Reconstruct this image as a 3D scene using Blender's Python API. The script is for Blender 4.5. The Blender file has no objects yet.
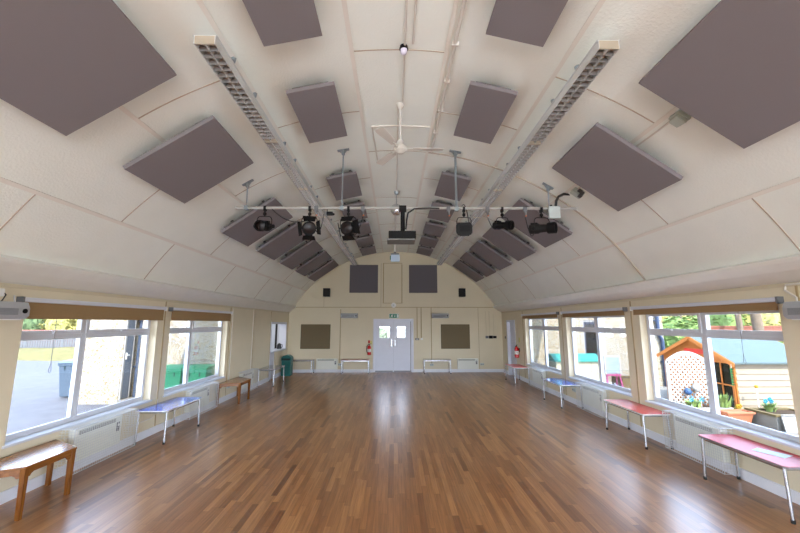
import bpy, bmesh, math, random
from mathutils import Vector, Matrix
random.seed(7)
S = bpy.context.scene
COL = S.collection
PI = math.pi

# ------------------------------------------------------------------ room numbers (metres)
XL, XR, YF, YN = -4.36, 4.50, 15.57, -6.0        # inner faces of the walls
X0, CZ, RV = 0.05, 0.03, 4.97                    # barrel vault: axis x, axis z, radius
CAMH = 1.987

def lin(c):
    c = c / 255.0
    return c / 12.92 if c <= 0.04045 else ((c + 0.055) / 1.055) ** 2.4
def rgb(r, g, b):
    return (lin(r), lin(g), lin(b), 1.0)

# ------------------------------------------------------------------ materials
MATS = {}
def node_mat(name):
    m = bpy.data.materials.new(name); m.use_nodes = True
    nt = m.node_tree; nt.nodes.clear()
    out = nt.nodes.new('ShaderNodeOutputMaterial')
    b = nt.nodes.new('ShaderNodeBsdfPrincipled')
    nt.links.new(b.outputs[0], out.inputs[0])
    MATS[name] = m
    return m, nt, b, out
def N(nt, t, **kw):
    n = nt.nodes.new(t)
    for k, v in kw.items():
        setattr(n, k, v)
    return n
def L(nt, a, b):
    nt.links.new(a, b)
def coords(nt, scale=(1, 1, 1), rot=(0, 0, 0)):
    tc = N(nt, 'ShaderNodeTexCoord'); mp = N(nt, 'ShaderNodeMapping')
    mp.inputs['Scale'].default_value = scale; mp.inputs['Rotation'].default_value = rot
    L(nt, tc.outputs['Object'], mp.inputs['Vector'])
    return mp.outputs[0]
def ramp(nt, fac, stops):
    r = N(nt, 'ShaderNodeValToRGB')
    e = r.color_ramp.elements
    while len(e) < len(stops): e.new(0.5)
    for i, (p, c) in enumerate(stops):
        e[i].position = p; e[i].color = c
    L(nt, fac, r.inputs[0])
    return r.outputs[0]
def bump(nt, b, h, strength=0.2, dist=0.01):
    bp = N(nt, 'ShaderNodeBump'); bp.inputs['Strength'].default_value = strength; bp.inputs['Distance'].default_value = dist
    L(nt, h, bp.inputs['Height']); L(nt, bp.outputs[0], b.inputs['Normal'])
def mat(name, col, rough=0.6, metal=0.0, var=0.06, scale=6.0, bmp=0.0, bscale=60.0, spec=None, stretch=(1, 1, 1)):
    """plain surface with a little noise in its colour and relief"""
    m, nt, b, out = node_mat(name)
    v = coords(nt, stretch)
    nz = N(nt, 'ShaderNodeTexNoise'); nz.inputs['Scale'].default_value = scale; nz.inputs['Detail'].default_value = 4
    L(nt, v, nz.inputs['Vector'])
    lo = tuple(max(0, c * (1 - var)) for c in col[:3]) + (1,)
    hi = tuple(min(1, c * (1 + var)) for c in col[:3]) + (1,)
    L(nt, ramp(nt, nz.outputs[0], [(0.3, lo), (0.7, hi)]), b.inputs['Base Color'])
    b.inputs['Roughness'].default_value = rough; b.inputs['Metallic'].default_value = metal
    if spec is not None: b.inputs['Specular IOR Level'].default_value = spec
    if bmp:
        n2 = N(nt, 'ShaderNodeTexNoise'); n2.inputs['Scale'].default_value = bscale; n2.inputs['Detail'].default_value = 3
        L(nt, v, n2.inputs['Vector']); bump(nt, b, n2.outputs[0], bmp)
    return m

mat('plaster_ceiling', rgb(236, 239, 231), 0.85, var=0.02, scale=2, bmp=0.35, bscale=45)
mat('seam_line', rgb(182, 166, 148), 0.8)
mat('cover_strip', rgb(230, 226, 216), 0.7, var=0.02)
mat('cove_paint', rgb(229, 229, 221), 0.8, var=0.02)
mat('cream_wall', rgb(216, 205, 178), 0.75, var=0.02, scale=1.5, bmp=0.05, bscale=80)
mat('trunk_shade_tan', rgb(172, 152, 114), 0.6)
mat('cream_trim', rgb(202, 190, 162), 0.6, var=0.02)
mat('skirting_white', rgb(222, 224, 230), 0.5, var=0.02)
mat('upvc', rgb(204, 207, 214), 0.35, var=0.01)
mat('door_white', rgb(216, 219, 230), 0.5, var=0.015)
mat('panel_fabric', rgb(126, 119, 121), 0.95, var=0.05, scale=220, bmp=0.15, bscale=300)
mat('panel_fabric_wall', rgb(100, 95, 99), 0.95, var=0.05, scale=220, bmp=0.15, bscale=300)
mat('rail_shade_grey', rgb(74, 70, 68), 0.6)  # darkened to hold the shade of the gaps behind the ceiling panels
mat('galv', rgb(150, 160, 165), 0.4, 0.7)
mat('light_housing', rgb(205, 207, 205), 0.45, var=0.02)
mat('light_endcap', rgb(172, 160, 140), 0.6, var=0.03)
mat('louvre_metal', rgb(140, 136, 132), 0.35, 0.6, var=0.05)
mat('tube_glass', rgb(190, 182, 170), 0.2, var=0.01)
mat('conduit_dull', rgb(176, 164, 148), 0.5)
mat('conduit_white', rgb(214, 208, 198), 0.45, var=0.02)
mat('bar_paint', rgb(168, 166, 160), 0.45, var=0.03)
mat('black_metal', rgb(17, 17, 18), 0.6, var=0.1, spec=0.2)
mat('dark_metal', rgb(28, 27, 26), 0.6, var=0.1, spec=0.25)
mat('projector_case', rgb(22, 21, 20), 0.7, spec=0.2)
mat('tray_grey', rgb(112, 112, 110), 0.5, 0.3)
mat('lens', rgb(26, 15, 12), 0.35, spec=0.3)
mat('cable_black', rgb(28, 28, 30), 0.6)
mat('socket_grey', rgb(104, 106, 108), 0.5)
mat('socket_orange', rgb(205, 110, 50), 0.5)
mat('fan_white', rgb(206, 201, 191), 0.5, var=0.01)
mat('box_grey', rgb(188, 196, 192), 0.5, var=0.02)
mat('sensor_grey', rgb(176, 186, 176), 0.5, var=0.02)
mat('dome_lilac', rgb(214, 210, 228), 0.25, var=0.01)
mat('heater_unit', rgb(164, 166, 168), 0.5, 0.0, var=0.02)
mat('heater_unit_grille', rgb(118, 120, 122), 0.6)
mat('panel_heater', rgb(226, 228, 218), 0.45, var=0.01)
mat('heater_grille', rgb(120, 122, 116), 0.6)
mat('guard_wire', rgb(206, 208, 208), 0.5, 0.2)
mat('blind_fabric', rgb(148, 120, 82), 0.9, var=0.03, scale=80)
mat('blind_tube', rgb(206, 208, 216), 0.4, var=0.01)
mat('cord_white', rgb(215, 215, 215), 0.6)
mat('chrome', rgb(196, 200, 206), 0.22, 1.0, var=0.02)
mat('rubber', rgb(26, 26, 28), 0.7)
mat('table_blue', rgb(38, 104, 214), 0.16, var=0.02)
mat('table_red', rgb(206, 34, 46), 0.36, var=0.02)
mat('table_pink', rgb(188, 58, 74), 0.42, var=0.03)
mat('table_grey', rgb(150, 154, 172), 0.25, var=0.02)
mat('table_orange', rgb(196, 132, 112), 0.3, var=0.02)
for nm in ('table_blue', 'table_red', 'table_grey'):
    bs = [n for n in MATS[nm].node_tree.nodes if n.type == 'BSDF_PRINCIPLED'][0]
    bs.inputs['Coat Weight'].default_value = 0.8; bs.inputs['Coat Roughness'].default_value = 0.15
mat('table_edge', rgb(216, 214, 210), 0.4)
mat('table_edge_dark', rgb(128, 118, 120), 0.4)
mat('paper', rgb(196, 214, 214), 0.6, var=0.04)
mat('bin_teal', rgb(14, 96, 92), 0.4, var=0.04)
mat('bin_dark', rgb(10, 40, 42), 0.6)
mat('red_paint', rgb(198, 28, 30), 0.25, var=0.02)
mat('label_white', rgb(226, 226, 222), 0.5, var=0.01)
mat('sign_green', rgb(0, 112, 76), 0.4, var=0.02)
mat('sign_white', rgb(232, 240, 236), 0.4, var=0.01)
mat('sign_red', rgb(190, 40, 30), 0.5)
mat('sign_yellow', rgb(206, 200, 120), 0.5)
mat('hanging_sign_blue', rgb(176, 196, 216), 0.4, var=0.02)
mat('pinboard', rgb(116, 103, 78), 0.95, var=0.05, scale=150)
mat('steel_plate', rgb(170, 172, 178), 0.35, 0.8)
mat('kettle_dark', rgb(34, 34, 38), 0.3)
mat('kitchen_white', rgb(214, 220, 232), 0.5, var=0.02)
mat('window_glow_pink', rgb(232, 190, 176), 0.6)
mat('worktop', rgb(196, 206, 220), 0.3)
# outside (colours scaled down by k to balance the strong daylight)
def out_mat(name, col, *args, k=0.38, **kw):
    return mat(name, tuple(c * k * 0.86 for c in col[:3]) + (1,), *args, spec=0.15, **kw)
out_mat('asphalt', rgb(150, 150, 156), 0.9, var=0.12, scale=3, bmp=0.2, bscale=120, k=0.27)
mat('bounce_pale', rgb(196, 192, 182), 0.9, var=0.06)  # kept pale so unseen ground bounces light up to the ceiling
out_mat('concrete', rgb(186, 182, 172), 0.9, var=0.08, k=0.3)
out_mat('dry_grass', rgb(150, 140, 84), 0.95, var=0.35, scale=5, bmp=0.3, bscale=20, k=0.36)
out_mat('lawn', rgb(96, 140, 56), 0.95, var=0.3, scale=6, k=0.6)
out_mat('fence_wood', rgb(150, 154, 158), 0.8, var=0.1, scale=10)
out_mat('fence_white', rgb(226, 222, 214), 0.7)
out_mat('bin_blue', rgb(118, 138, 158), 0.5, var=0.03, k=0.36)
out_mat('bin_green', rgb(44, 132, 92), 0.45, var=0.04, k=1.0)
out_mat('pipe_blue', rgb(86, 106, 140), 0.4, var=0.03)
out_mat('navy_door', rgb(84, 96, 122), 0.3)
out_mat('door_grey', rgb(158, 170, 188), 0.5, var=0.02)
out_mat('shed_orange', rgb(206, 128, 66), 0.7, var=0.12, scale=12, stretch=(1, 1, 6), k=0.8)
out_mat('shed_cream', rgb(226, 206, 176), 0.7, var=0.06, scale=9, stretch=(1, 1, 8), k=0.32)
out_mat('felt_roof', rgb(160, 184, 184), 0.9, var=0.06, scale=20, k=0.2)
out_mat('turquoise', rgb(64, 178, 168), 0.5, var=0.03, k=0.5)
out_mat('box_cream', rgb(226, 224, 196), 0.6, var=0.03, k=0.45)
out_mat('white_paint', rgb(232, 230, 226), 0.5, var=0.02)
out_mat('pink_plastic', rgb(224, 96, 168), 0.4, var=0.02)
out_mat('drawing_board', rgb(170, 190, 204), 0.25, var=0.1, scale=8, k=0.5)
out_mat('terracotta', rgb(212, 136, 100), 0.8, var=0.05, k=0.5)
out_mat('soil', rgb(92, 74, 56), 0.95, var=0.3, scale=20)
out_mat('timber_grey', rgb(186, 182, 172), 0.8, var=0.08)
out_mat('timber_edge', rgb(150, 132, 92), 0.8, var=0.12)
out_mat('rust_post', rgb(206, 108, 64), 0.7, var=0.05)
out_mat('leaf_green', rgb(124, 150, 84), 0.7, var=0.4, scale=5, k=0.75)
out_mat('leaf_dark', rgb(96, 116, 78), 0.7, var=0.5, scale=3, k=0.75)
out_mat('leaf_olive', rgb(170, 166, 100), 0.7, var=0.4, scale=3, k=0.75)
out_mat('leaf_red', rgb(206, 118, 96), 0.7, var=0.3, scale=3, k=0.75)
out_mat('bark', rgb(168, 148, 126), 0.9, var=0.2)
out_mat('flower_cyan', rgb(64, 190, 226), 0.5)
out_mat('flower_yellow', rgb(240, 190, 50), 0.5)
out_mat('ball_white', rgb(236, 234, 230), 0.4)
out_mat('ball_blue', rgb(84, 124, 180), 0.4)
out_mat('spinner_green', rgb(64, 190, 120), 0.4)
out_mat('roof_tiles', rgb(104, 84, 74), 0.9, var=0.1)

def wood_mat(name, c1, c2, axis=0):
    m, nt, b, out = node_mat(name)
    sc = [14, 14, 14]; sc[axis] = 1.6
    v = coords(nt, sc)
    nz = N(nt, 'ShaderNodeTexNoise'); nz.inputs['Scale'].default_value = 2.2; nz.inputs['Detail'].default_value = 6
    nz.inputs['Distortion'].default_value = 0.8
    L(nt, v, nz.inputs['Vector'])
    L(nt, ramp(nt, nz.outputs[0], [(0.3, c1), (0.68, c2)]), b.inputs['Base Color'])
    b.inputs['Roughness'].default_value = 0.2
    return m
wood_mat('oak', rgb(112, 66, 26), rgb(148, 94, 40), 1)
wood_mat('oak_leg', rgb(104, 60, 22), rgb(138, 86, 36), 2)

def floor_mat():
    m, nt, b, out = node_mat('strip_floor')
    tc = N(nt, 'ShaderNodeTexCoord'); sp = N(nt, 'ShaderNodeSeparateXYZ'); L(nt, tc.outputs['Object'], sp.inputs[0])
    def M(op, a, bb=None, c=None):
        n = N(nt, 'ShaderNodeMath', operation=op)
        for i, x in enumerate((a, bb, c)):
            if x is None: continue
            if isinstance(x, (int, float)): n.inputs[i].default_value = x
            else: L(nt, x, n.inputs[i])
        return n.outputs[0]
    W, LEN = 0.068, 0.95
    rx = M('DIVIDE', sp.outputs[0], W); row = M('FLOOR', rx); fx = M('FRACT', rx)
    w1 = N(nt, 'ShaderNodeTexWhiteNoise', noise_dimensions='1D'); L(nt, row, w1.inputs['W'])
    ry = M('ADD', M('DIVIDE', sp.outputs[1], LEN), M('MULTIPLY', w1.outputs[0], 7.0))
    cell = M('FLOOR', ry); fy = M('FRACT', ry)
    cb = N(nt, 'ShaderNodeCombineXYZ'); L(nt, row, cb.inputs[0]); L(nt, cell, cb.inputs[1])
    w2 = N(nt, 'ShaderNodeTexWhiteNoise', noise_dimensions='2D'); L(nt, cb.outputs[0], w2.inputs['Vector'])
    base = ramp(nt, w2.outputs[0], [(0.0, rgb(98, 58, 35)), (0.03, rgb(120, 76, 45)), (0.12, rgb(136, 89, 52)), (0.6, rgb(150, 101, 60)), (1.0, rgb(166, 116, 71))])
    # grain along the boards
    gv = N(nt, 'ShaderNodeMapping'); gv.inputs['Scale'].default_value = (55, 2.2, 1); L(nt, tc.outputs['Object'], gv.inputs['Vector'])
    ad = N(nt, 'ShaderNodeVectorMath', operation='ADD'); L(nt, gv.outputs[0], ad.inputs[0])
    sc = N(nt, 'ShaderNodeVectorMath', operation='SCALE'); L(nt, w2.outputs[1], sc.inputs[0]); sc.inputs['Scale'].default_value = 30
    L(nt, sc.outputs[0], ad.inputs[1])
    g = N(nt, 'ShaderNodeTexNoise'); g.inputs['Scale'].default_value = 1.0; g.inputs['Detail'].default_value = 5; L(nt, ad.outputs[0], g.inputs['Vector'])
    gr = ramp(nt, g.outputs[0], [(0.3, (0.74, 0.73, 0.72, 1)), (0.7, (1.16, 1.16, 1.16, 1))])
    mx = N(nt, 'ShaderNodeMix', data_type='RGBA', blend_type='MULTIPLY'); mx.inputs[0].default_value = 1
    L(nt, base, mx.inputs[6]); L(nt, gr, mx.inputs[7])
    # joints between the boards
    ex = M('MINIMUM', fx, M('SUBTRACT', 1.0, fx)); ey = M('MINIMUM', fy, M('SUBTRACT', 1.0, fy))
    jx = M('LESS_THAN', ex, 0.018); jy = M('LESS_THAN', ey, 0.0025)
    j = M('MAXIMUM', jx, jy)
    m2 = N(nt, 'ShaderNodeMix', data_type='RGBA'); L(nt, M('MULTIPLY', j, 0.45), m2.inputs[0]); L(nt, mx.outputs[2], m2.inputs[6]); m2.inputs[7].default_value = rgb(58, 38, 26)
    # worn lacquer: pale scuffs
    n3 = N(nt, 'ShaderNodeTexNoise'); n3.inputs['Scale'].default_value = 1.0; n3.inputs['Detail'].default_value = 3; sm = N(nt, 'ShaderNodeMapping'); sm.inputs['Scale'].default_value = (1.6, 0.5, 1); L(nt, tc.outputs['Object'], sm.inputs['Vector']); L(nt, sm.outputs[0], n3.inputs['Vector'])
    sc3 = ramp(nt, n3.outputs[0], [(0.4, (0, 0, 0, 1)), (0.8, (1, 1, 1, 1))])
    m3 = N(nt, 'ShaderNodeMix', data_type='RGBA'); L(nt, M('MULTIPLY', sc3, 0.18), m3.inputs[0]); L(nt, m2.outputs[2], m3.inputs[6]); m3.inputs[7].default_value = rgb(178, 146, 112)
    L(nt, m3.outputs[2], b.inputs['Base Color'])
    rr = N(nt, 'ShaderNodeMapRange'); L(nt, n3.outputs[0], rr.inputs[0]); rr.inputs[3].default_value = 0.26; rr.inputs[4].default_value = 0.34; b.inputs['Coat Weight'].default_value = 0.3; b.inputs['Coat Roughness'].default_value = 0.24
    L(nt, rr.outputs[0], b.inputs['Roughness'])
floor_mat()

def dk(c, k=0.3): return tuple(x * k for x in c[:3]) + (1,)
def pebble_mat():
    m, nt, b, out = node_mat('pebbledash')
    v = coords(nt)
    vo = N(nt, 'ShaderNodeTexVoronoi'); vo.inputs['Scale'].default_value = 30; L(nt, v, vo.inputs['Vector'])
    sp = N(nt, 'ShaderNodeSeparateColor'); L(nt, vo.outputs['Color'], sp.inputs[0])
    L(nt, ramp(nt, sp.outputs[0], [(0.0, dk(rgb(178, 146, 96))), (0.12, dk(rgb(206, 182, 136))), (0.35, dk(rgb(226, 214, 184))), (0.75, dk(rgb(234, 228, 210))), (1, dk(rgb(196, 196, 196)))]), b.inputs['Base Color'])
    b.inputs['Roughness'].default_value = 0.9
    bump(nt, b, vo.outputs['Distance'], 0.5, 0.02)
pebble_mat()
def brick_mat():
    m, nt, b, out = node_mat('brick')
    v = coords(nt, (1, 1, 1), (PI / 2, 0, 0))
    br = N(nt, 'ShaderNodeTexBrick'); br.inputs['Scale'].default_value = 4.4
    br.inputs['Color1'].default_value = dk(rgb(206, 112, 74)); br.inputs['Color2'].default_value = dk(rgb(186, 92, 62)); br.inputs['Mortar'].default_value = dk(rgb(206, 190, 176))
    br.inputs['Mortar Size'].default_value = 0.012
    L(nt, v, br.inputs['Vector']); L(nt, br.outputs[0], b.inputs['Base Color']); b.inputs['Roughness'].default_value = 0.9
brick_mat()
def glass_mat(name, tint=(1, 1, 1, 1), refl=0.08):
    m, nt, b, out = node_mat(name); nt.nodes.remove(b)
    tr = N(nt, 'ShaderNodeBsdfTransparent'); tr.inputs[0].default_value = tint
    gl = N(nt, 'ShaderNodeBsdfGlossy'); gl.inputs['Roughness'].default_value = 0.02
    lw = N(nt, 'ShaderNodeLayerWeight'); lw.inputs[0].default_value = 0.15
    mp = N(nt, 'ShaderNodeMapRange'); mp.inputs[3].default_value = 0.02; mp.inputs[4].default_value = refl * 4
    L(nt, lw.outputs['Fresnel'], mp.inputs[0])
    mx = N(nt, 'ShaderNodeMixShader'); L(nt, mp.outputs[0], mx.inputs[0]); L(nt, tr.outputs[0], mx.inputs[1]); L(nt, gl.outputs[0], mx.inputs[2])
    L(nt, mx.outputs[0], out.inputs[0])
glass_mat('glass')
glass_mat('glass_dark', (0.32, 0.36, 0.42, 1), 0.15)
def mirror_mat():
    m, nt, b, out = node_mat('mirror_tiles')
    v = coords(nt)
    vo = N(nt, 'ShaderNodeTexVoronoi'); vo.inputs['Scale'].default_value = 40; L(nt, v, vo.inputs['Vector'])
    b.inputs['Base Color'].default_value = rgb(222, 224, 226); b.inputs['Metallic'].default_value = 1; b.inputs['Roughness'].default_value = 0.12
    bump(nt, b, vo.outputs['Distance'], 0.4, 0.02)
mirror_mat()

# ------------------------------------------------------------------ mesh builder
class MB:
    def __init__(s): s.v = []; s.f = []; s.mi = []; s.cur = 0
    def add(s, vs, fs):
        o = len(s.v); s.v += [tuple(v) for v in vs]
        for f in fs: s.f.append([i + o for i in f]); s.mi.append(s.cur)
        return s
    def box(s, x0, y0, z0, x1, y1, z1):
        x0, x1 = min(x0, x1), max(x0, x1); y0, y1 = min(y0, y1), max(y0, y1); z0, z1 = min(z0, z1), max(z0, z1)
        vs = [(x0, y0, z0), (x1, y0, z0), (x1, y1, z0), (x0, y1, z0), (x0, y0, z1), (x1, y0, z1), (x1, y1, z1), (x0, y1, z1)]
        return s.add(vs, [(0, 3, 2, 1), (4, 5, 6, 7), (0, 1, 5, 4), (1, 2, 6, 5), (2, 3, 7, 6), (3, 0, 4, 7)])
    def obox(s, M, sx, sy, sz):
        vs = [M @ Vector((a * sx / 2, b * sy / 2, c * sz / 2)) for c in (-1, 1) for a, b in ((-1, -1), (1, -1), (1, 1), (-1, 1))]
        return s.add(vs, [(0, 3, 2, 1), (4, 5, 6, 7), (0, 1, 5, 4), (1, 2, 6, 5), (2, 3, 7, 6), (3, 0, 4, 7)])
    def cyl(s, p0, p1, r0, r1=None, n=14, cap=True):
        r1 = r0 if r1 is None else r1
        p0 = Vector(p0); p1 = Vector(p1); d = (p1 - p0).normalized()
        a = d.orthogonal().normalized(); b = d.cross(a)
        vs = []
        for p, r in ((p0, r0), (p1, r1)):
            for i in range(n):
                t = 2 * PI * i / n; vs.append(p + (a * math.cos(t) + b * math.sin(t)) * r)
        fs = [(i, (i + 1) % n, n + (i + 1) % n, n + i) for i in range(n)]
        if cap: fs += [tuple(range(n - 1, -1, -1)), tuple(range(n, 2 * n))]
        return s.add(vs, fs)
    def tube(s, pts, r, n=8):
        pts = [Vector(p) for p in pts]; m = len(pts); vs = []; prev = None
        for i, p in enumerate(pts):
            d = (pts[min(i + 1, m - 1)] - pts[max(i - 1, 0)]).normalized()
            a = d.orthogonal().normalized() if prev is None else (prev - d * prev.dot(d)).normalized()
            prev = a; b = d.cross(a)
            for k in range(n):
                t = 2 * PI * k / n; vs.append(p + (a * math.cos(t) + b * math.sin(t)) * r)
        fs = []
        for i in range(m - 1):
            for k in range(n): fs.append((i * n + k, i * n + (k + 1) % n, (i + 1) * n + (k + 1) % n, (i + 1) * n + k))
        fs += [tuple(range(n - 1, -1, -1)), tuple(range((m - 1) * n, m * n))]
        return s.add(vs, fs)
    def lathe(s, prof, M=Matrix(), n=24):
        """prof: list of (radius, height) turned about local z"""
        vs = []; m = len(prof)
        for r, h in prof:
            for k in range(n):
                t = 2 * PI * k / n; vs.append(M @ Vector((max(r, 1e-4) * math.cos(t), max(r, 1e-4) * math.sin(t), h)))
        fs = [(i * n + k, i * n + (k + 1) % n, (i + 1) * n + (k + 1) % n, (i + 1) * n + k) for i in range(m - 1) for k in range(n)]
        fs += [tuple(range(n - 1, -1, -1)), tuple(range((m - 1) * n, m * n))]
        return s.add(vs, fs)
    def prism(s, poly, M, depth):
        """polygon in local xy, pushed along local z by depth"""
        n = len(poly)
        vs = [M @ Vector((x, y, 0)) for x, y in poly] + [M @ Vector((x, y, depth)) for x, y in poly]
        fs = [tuple(range(n - 1, -1, -1)), tuple(range(n, 2 * n))] + [(i, (i + 1) % n, n + (i + 1) % n, n + i) for i in range(n)]
        return s.add(vs, fs)
    def ball(s, c, r, n=16, m=10, sq=(1, 1, 1)):
        vs = []; fs = []
        for i in range(1, m):
            th = PI * i / m
            for k in range(n):
                ph = 2 * PI * k / n
                vs.append((c[0] + r * sq[0] * math.sin(th) * math.cos(ph), c[1] + r * sq[1] * math.sin(th) * math.sin(ph), c[2] + r * sq[2] * math.cos(th)))
        top = len(vs); vs.append((c[0], c[1], c[2] + r * sq[2])); bot = len(vs); vs.append((c[0], c[1], c[2] - r * sq[2]))
        for i in range(m - 2):
            for k in range(n): fs.append((i * n + k, (i + 1) * n + k, (i + 1) * n + (k + 1) % n, i * n + (k + 1) % n))
        for k in range(n):
            fs.append((top, k, (k + 1) % n)); fs.append((bot, (m - 2) * n + (k + 1) % n, (m - 2) * n + k))
        return s.add(vs, fs)
    def build(s, name, m, parent=None, bevel=0.0, smooth=False, at=None):
        """link as ONE object. With a parent the coordinates are local to it; without, world (origin put at the base)"""
        me = bpy.data.meshes.new(name)
        loc = Vector((0, 0, 0))
        if parent is None and at is None:
            xs = [v[0] for v in s.v]; ys = [v[1] for v in s.v]; zs = [v[2] for v in s.v]
            loc = Vector(((min(xs) + max(xs)) / 2, (min(ys) + max(ys)) / 2, min(zs)))
        elif at is not None and parent is None: loc = Vector(at)
        vv = [tuple(Vector(v) - loc) for v in s.v]
        if at is not None and parent is None: vv = s.v
        me.from_pydata(vv, [], s.f); me.update()
        bm = bmesh.new(); bm.from_mesh(me); bmesh.ops.recalc_face_normals(bm, faces=bm.faces); bm.to_mesh(me); bm.free()
        for x in (m if isinstance(m, (list, tuple)) else [m]): me.materials.append(MATS[x])
        for i, p in enumerate(me.polygons): p.material_index = s.mi[i]
        o = bpy.data.objects.new(name, me); COL.objects.link(o)
        o.location = loc
        if parent is not None: o.parent = parent; o.location = (0, 0, 0)
        if bevel:
            md = o.modifiers.new('Bevel', 'BEVEL'); md.width = bevel; md.segments = 2; md.limit_method = 'ANGLE'
        if smooth:
            for p in me.polygons: p.use_smooth = True
            try:
                me.set_sharp_from_angle(angle=math.radians(40))
            except Exception: pass
        return o

def tag(o, label, cat, group=None, kind=None):
    o['label'] = label; o['category'] = cat
    if group: o['group'] = group
    if kind: o['kind'] = kind
    return o
def thing(name, label, cat, loc=(0, 0, 0), rz=0.0, group=None):
    o = bpy.data.objects.new(name, None); COL.objects.link(o); o.empty_display_size = 0.1
    o.location = loc; o.rotation_euler = (0, 0, rz)
    return tag(o, label, cat, group)
def struct(o, label=None):
    o['kind'] = 'structure'
    if label: o['label'] = label
    return o
def sempty(name, loc=(0, 0, 0), rz=0.0):
    o = bpy.data.objects.new(name, None); COL.objects.link(o); o.location = loc; o.rotation_euler = (0, 0, rz)
    o['kind'] = 'structure'; return o
def copy_tree(o, loc=None, rz=None, label=None, group=None, parent=None):
    c = o.copy(); COL.objects.link(c)
    if parent is not None: c.parent = parent
    if loc is not None: c.location = loc
    if rz is not None: c.rotation_euler = (0, 0, rz)
    if label: c['label'] = label
    if group: c['group'] = group
    for ch in list(o.children): copy_tree(ch, parent=c)
    return c
T = Matrix.Translation
def R(a, ax): return Matrix.Rotation(a, 4, ax)

def vpt(th, y, g=0.0):
    """point under the vault: angle from the crown in degrees, distance g below the skin"""
    t = math.radians(th)
    return Vector((X0 + (RV - g) * math.sin(t), y, CZ + (RV - g) * math.cos(t)))
def vs(s): return math.degrees(s / RV)
def vframe(th, y, g=0.0):
    """frame on the vault: x across (to the right), y along the hall, z away from the skin upward"""
    t = math.radians(th)
    ex = Vector((math.cos(t), 0, -math.sin(t))); ey = Vector((0, 1, 0)); ez = Vector((math.sin(t), 0, math.cos(t)))
    M = Matrix((ex, ey, ez)).transposed().to_4x4(); M.translation = vpt(th, y, g)
    return M

# ------------------------------------------------------------------ camera
cam = bpy.data.cameras.new('camera'); co = bpy.data.objects.new('camera', cam); COL.objects.link(co)
cam.sensor_width = 36; cam.lens = 370 / 800 * 36; cam.clip_start = 0.05; cam.clip_end = 300
co.location = (0, 0, CAMH); co.rotation_euler = (math.radians(90 + 8.682), 0, math.radians(-0.918))
S.camera = co

# ------------------------------------------------------------------ shell
def grid_wall(name, axis, p0, p1, a0, a1, z0, z1, holes, m='cream_wall', cap=None):
    """wall slab between p0..p1 on its axis, a0..a1 along, with rectangular holes (b0,b1,c0,c1)"""
    A = sorted({a0, a1, *[h[0] for h in holes], *[h[1] for h in holes]}); Z = sorted({z0, z1, *[h[2] for h in holes], *[h[3] for h in holes]})
    b = MB()
    for i in range(len(A) - 1):
        for j in range(len(Z) - 1):
            ca, cz = (A[i] + A[i + 1]) / 2, (Z[j] + Z[j + 1]) / 2
            if any(h[0] < ca < h[1] and h[2] < cz < h[3] for h in holes): continue
            if axis == 'x': b.box(p0, A[i], Z[j], p1, A[i + 1], Z[j + 1])
            else: b.box(A[i], p0, Z[j], A[i + 1], p1, Z[j + 1])
    return b
TH = 0.24
WZ0, WZ1 = 0.63, 2.20
WL = [(4.47, 6.97), (7.37, 9.87), (1.57, 4.07), (-1.33, 1.17)]
WR = [(4.28, 6.78), (7.22, 9.72), (10.18, 12.78), (1.38, 3.88), (-1.52, 0.98)]
struct(MB().box(XL - TH, YN - TH, -0.12, XR + TH, YF + TH, 0).build('floor', 'strip_floor', at=(0, 0, 0)))
hl = [(a, b, WZ0, WZ1) for a, b in WL] + [(13.42, 13.95, 0, 0.95), (13.42, 15.2, 0.95, 1.96)]
hr = [(a, b, WZ0, WZ1) for a, b in WR] + [(13.93, 14.8, 0, 2.03)]
struct(grid_wall('w', 'x', XL - TH, XL, YN, YF, 0, 2.75, hl).build('wall_left', 'cream_wall', at=(0, 0, 0)))
struct(grid_wall('w', 'x', XR, XR + TH, YN, YF, 0, 2.75, hr).build('wall_right', 'cream_wall', at=(0, 0, 0)))
struct(grid_wall('w', 'y', YF, YF + TH, XL - TH, XR + TH, 0, 5.3, [(-0.79, 0.74, 0, 2.09)]).build('wall_back', 'cream_wall', at=(0, 0, 0)))
RW = (-3.9, 4.0, 0.35, 4.0)
struct(grid_wall('w', 'y', YN - TH, YN, XL - TH, XR + TH, 0, 5.3, [RW]).build('wall_front', 'cream_wall', at=(0, 0, 0)))

# vaulted ceiling (thick shell)
TE = math.degrees(math.asin(4.235 / RV))
n = 56; b = MB(); ths = [-TE + 2 * TE * i / n for i in range(n + 1)]
vsx = []
for th in ths:
    for g in (0, -0.14):
        for y in (YN, YF): vsx.append(vpt(th, y, g))
fs = []
for i in range(n):
    a, c = i * 4, i * 4 + 4
    fs += [(a, a + 1, c + 1, c), (a + 2, c + 2, c + 3, a + 3), (a, c, c + 2, a + 2), (a + 1, a + 3, c + 3, c + 1)]
fs += [(0, 2, 3, 1), (4 * n, 4 * n + 1, 4 * n + 3, 4 * n + 2)]
b.add(vsx, fs)
struct(b.build('ceiling', 'plaster_ceiling', at=(0, 0, 0), smooth=True))

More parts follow.
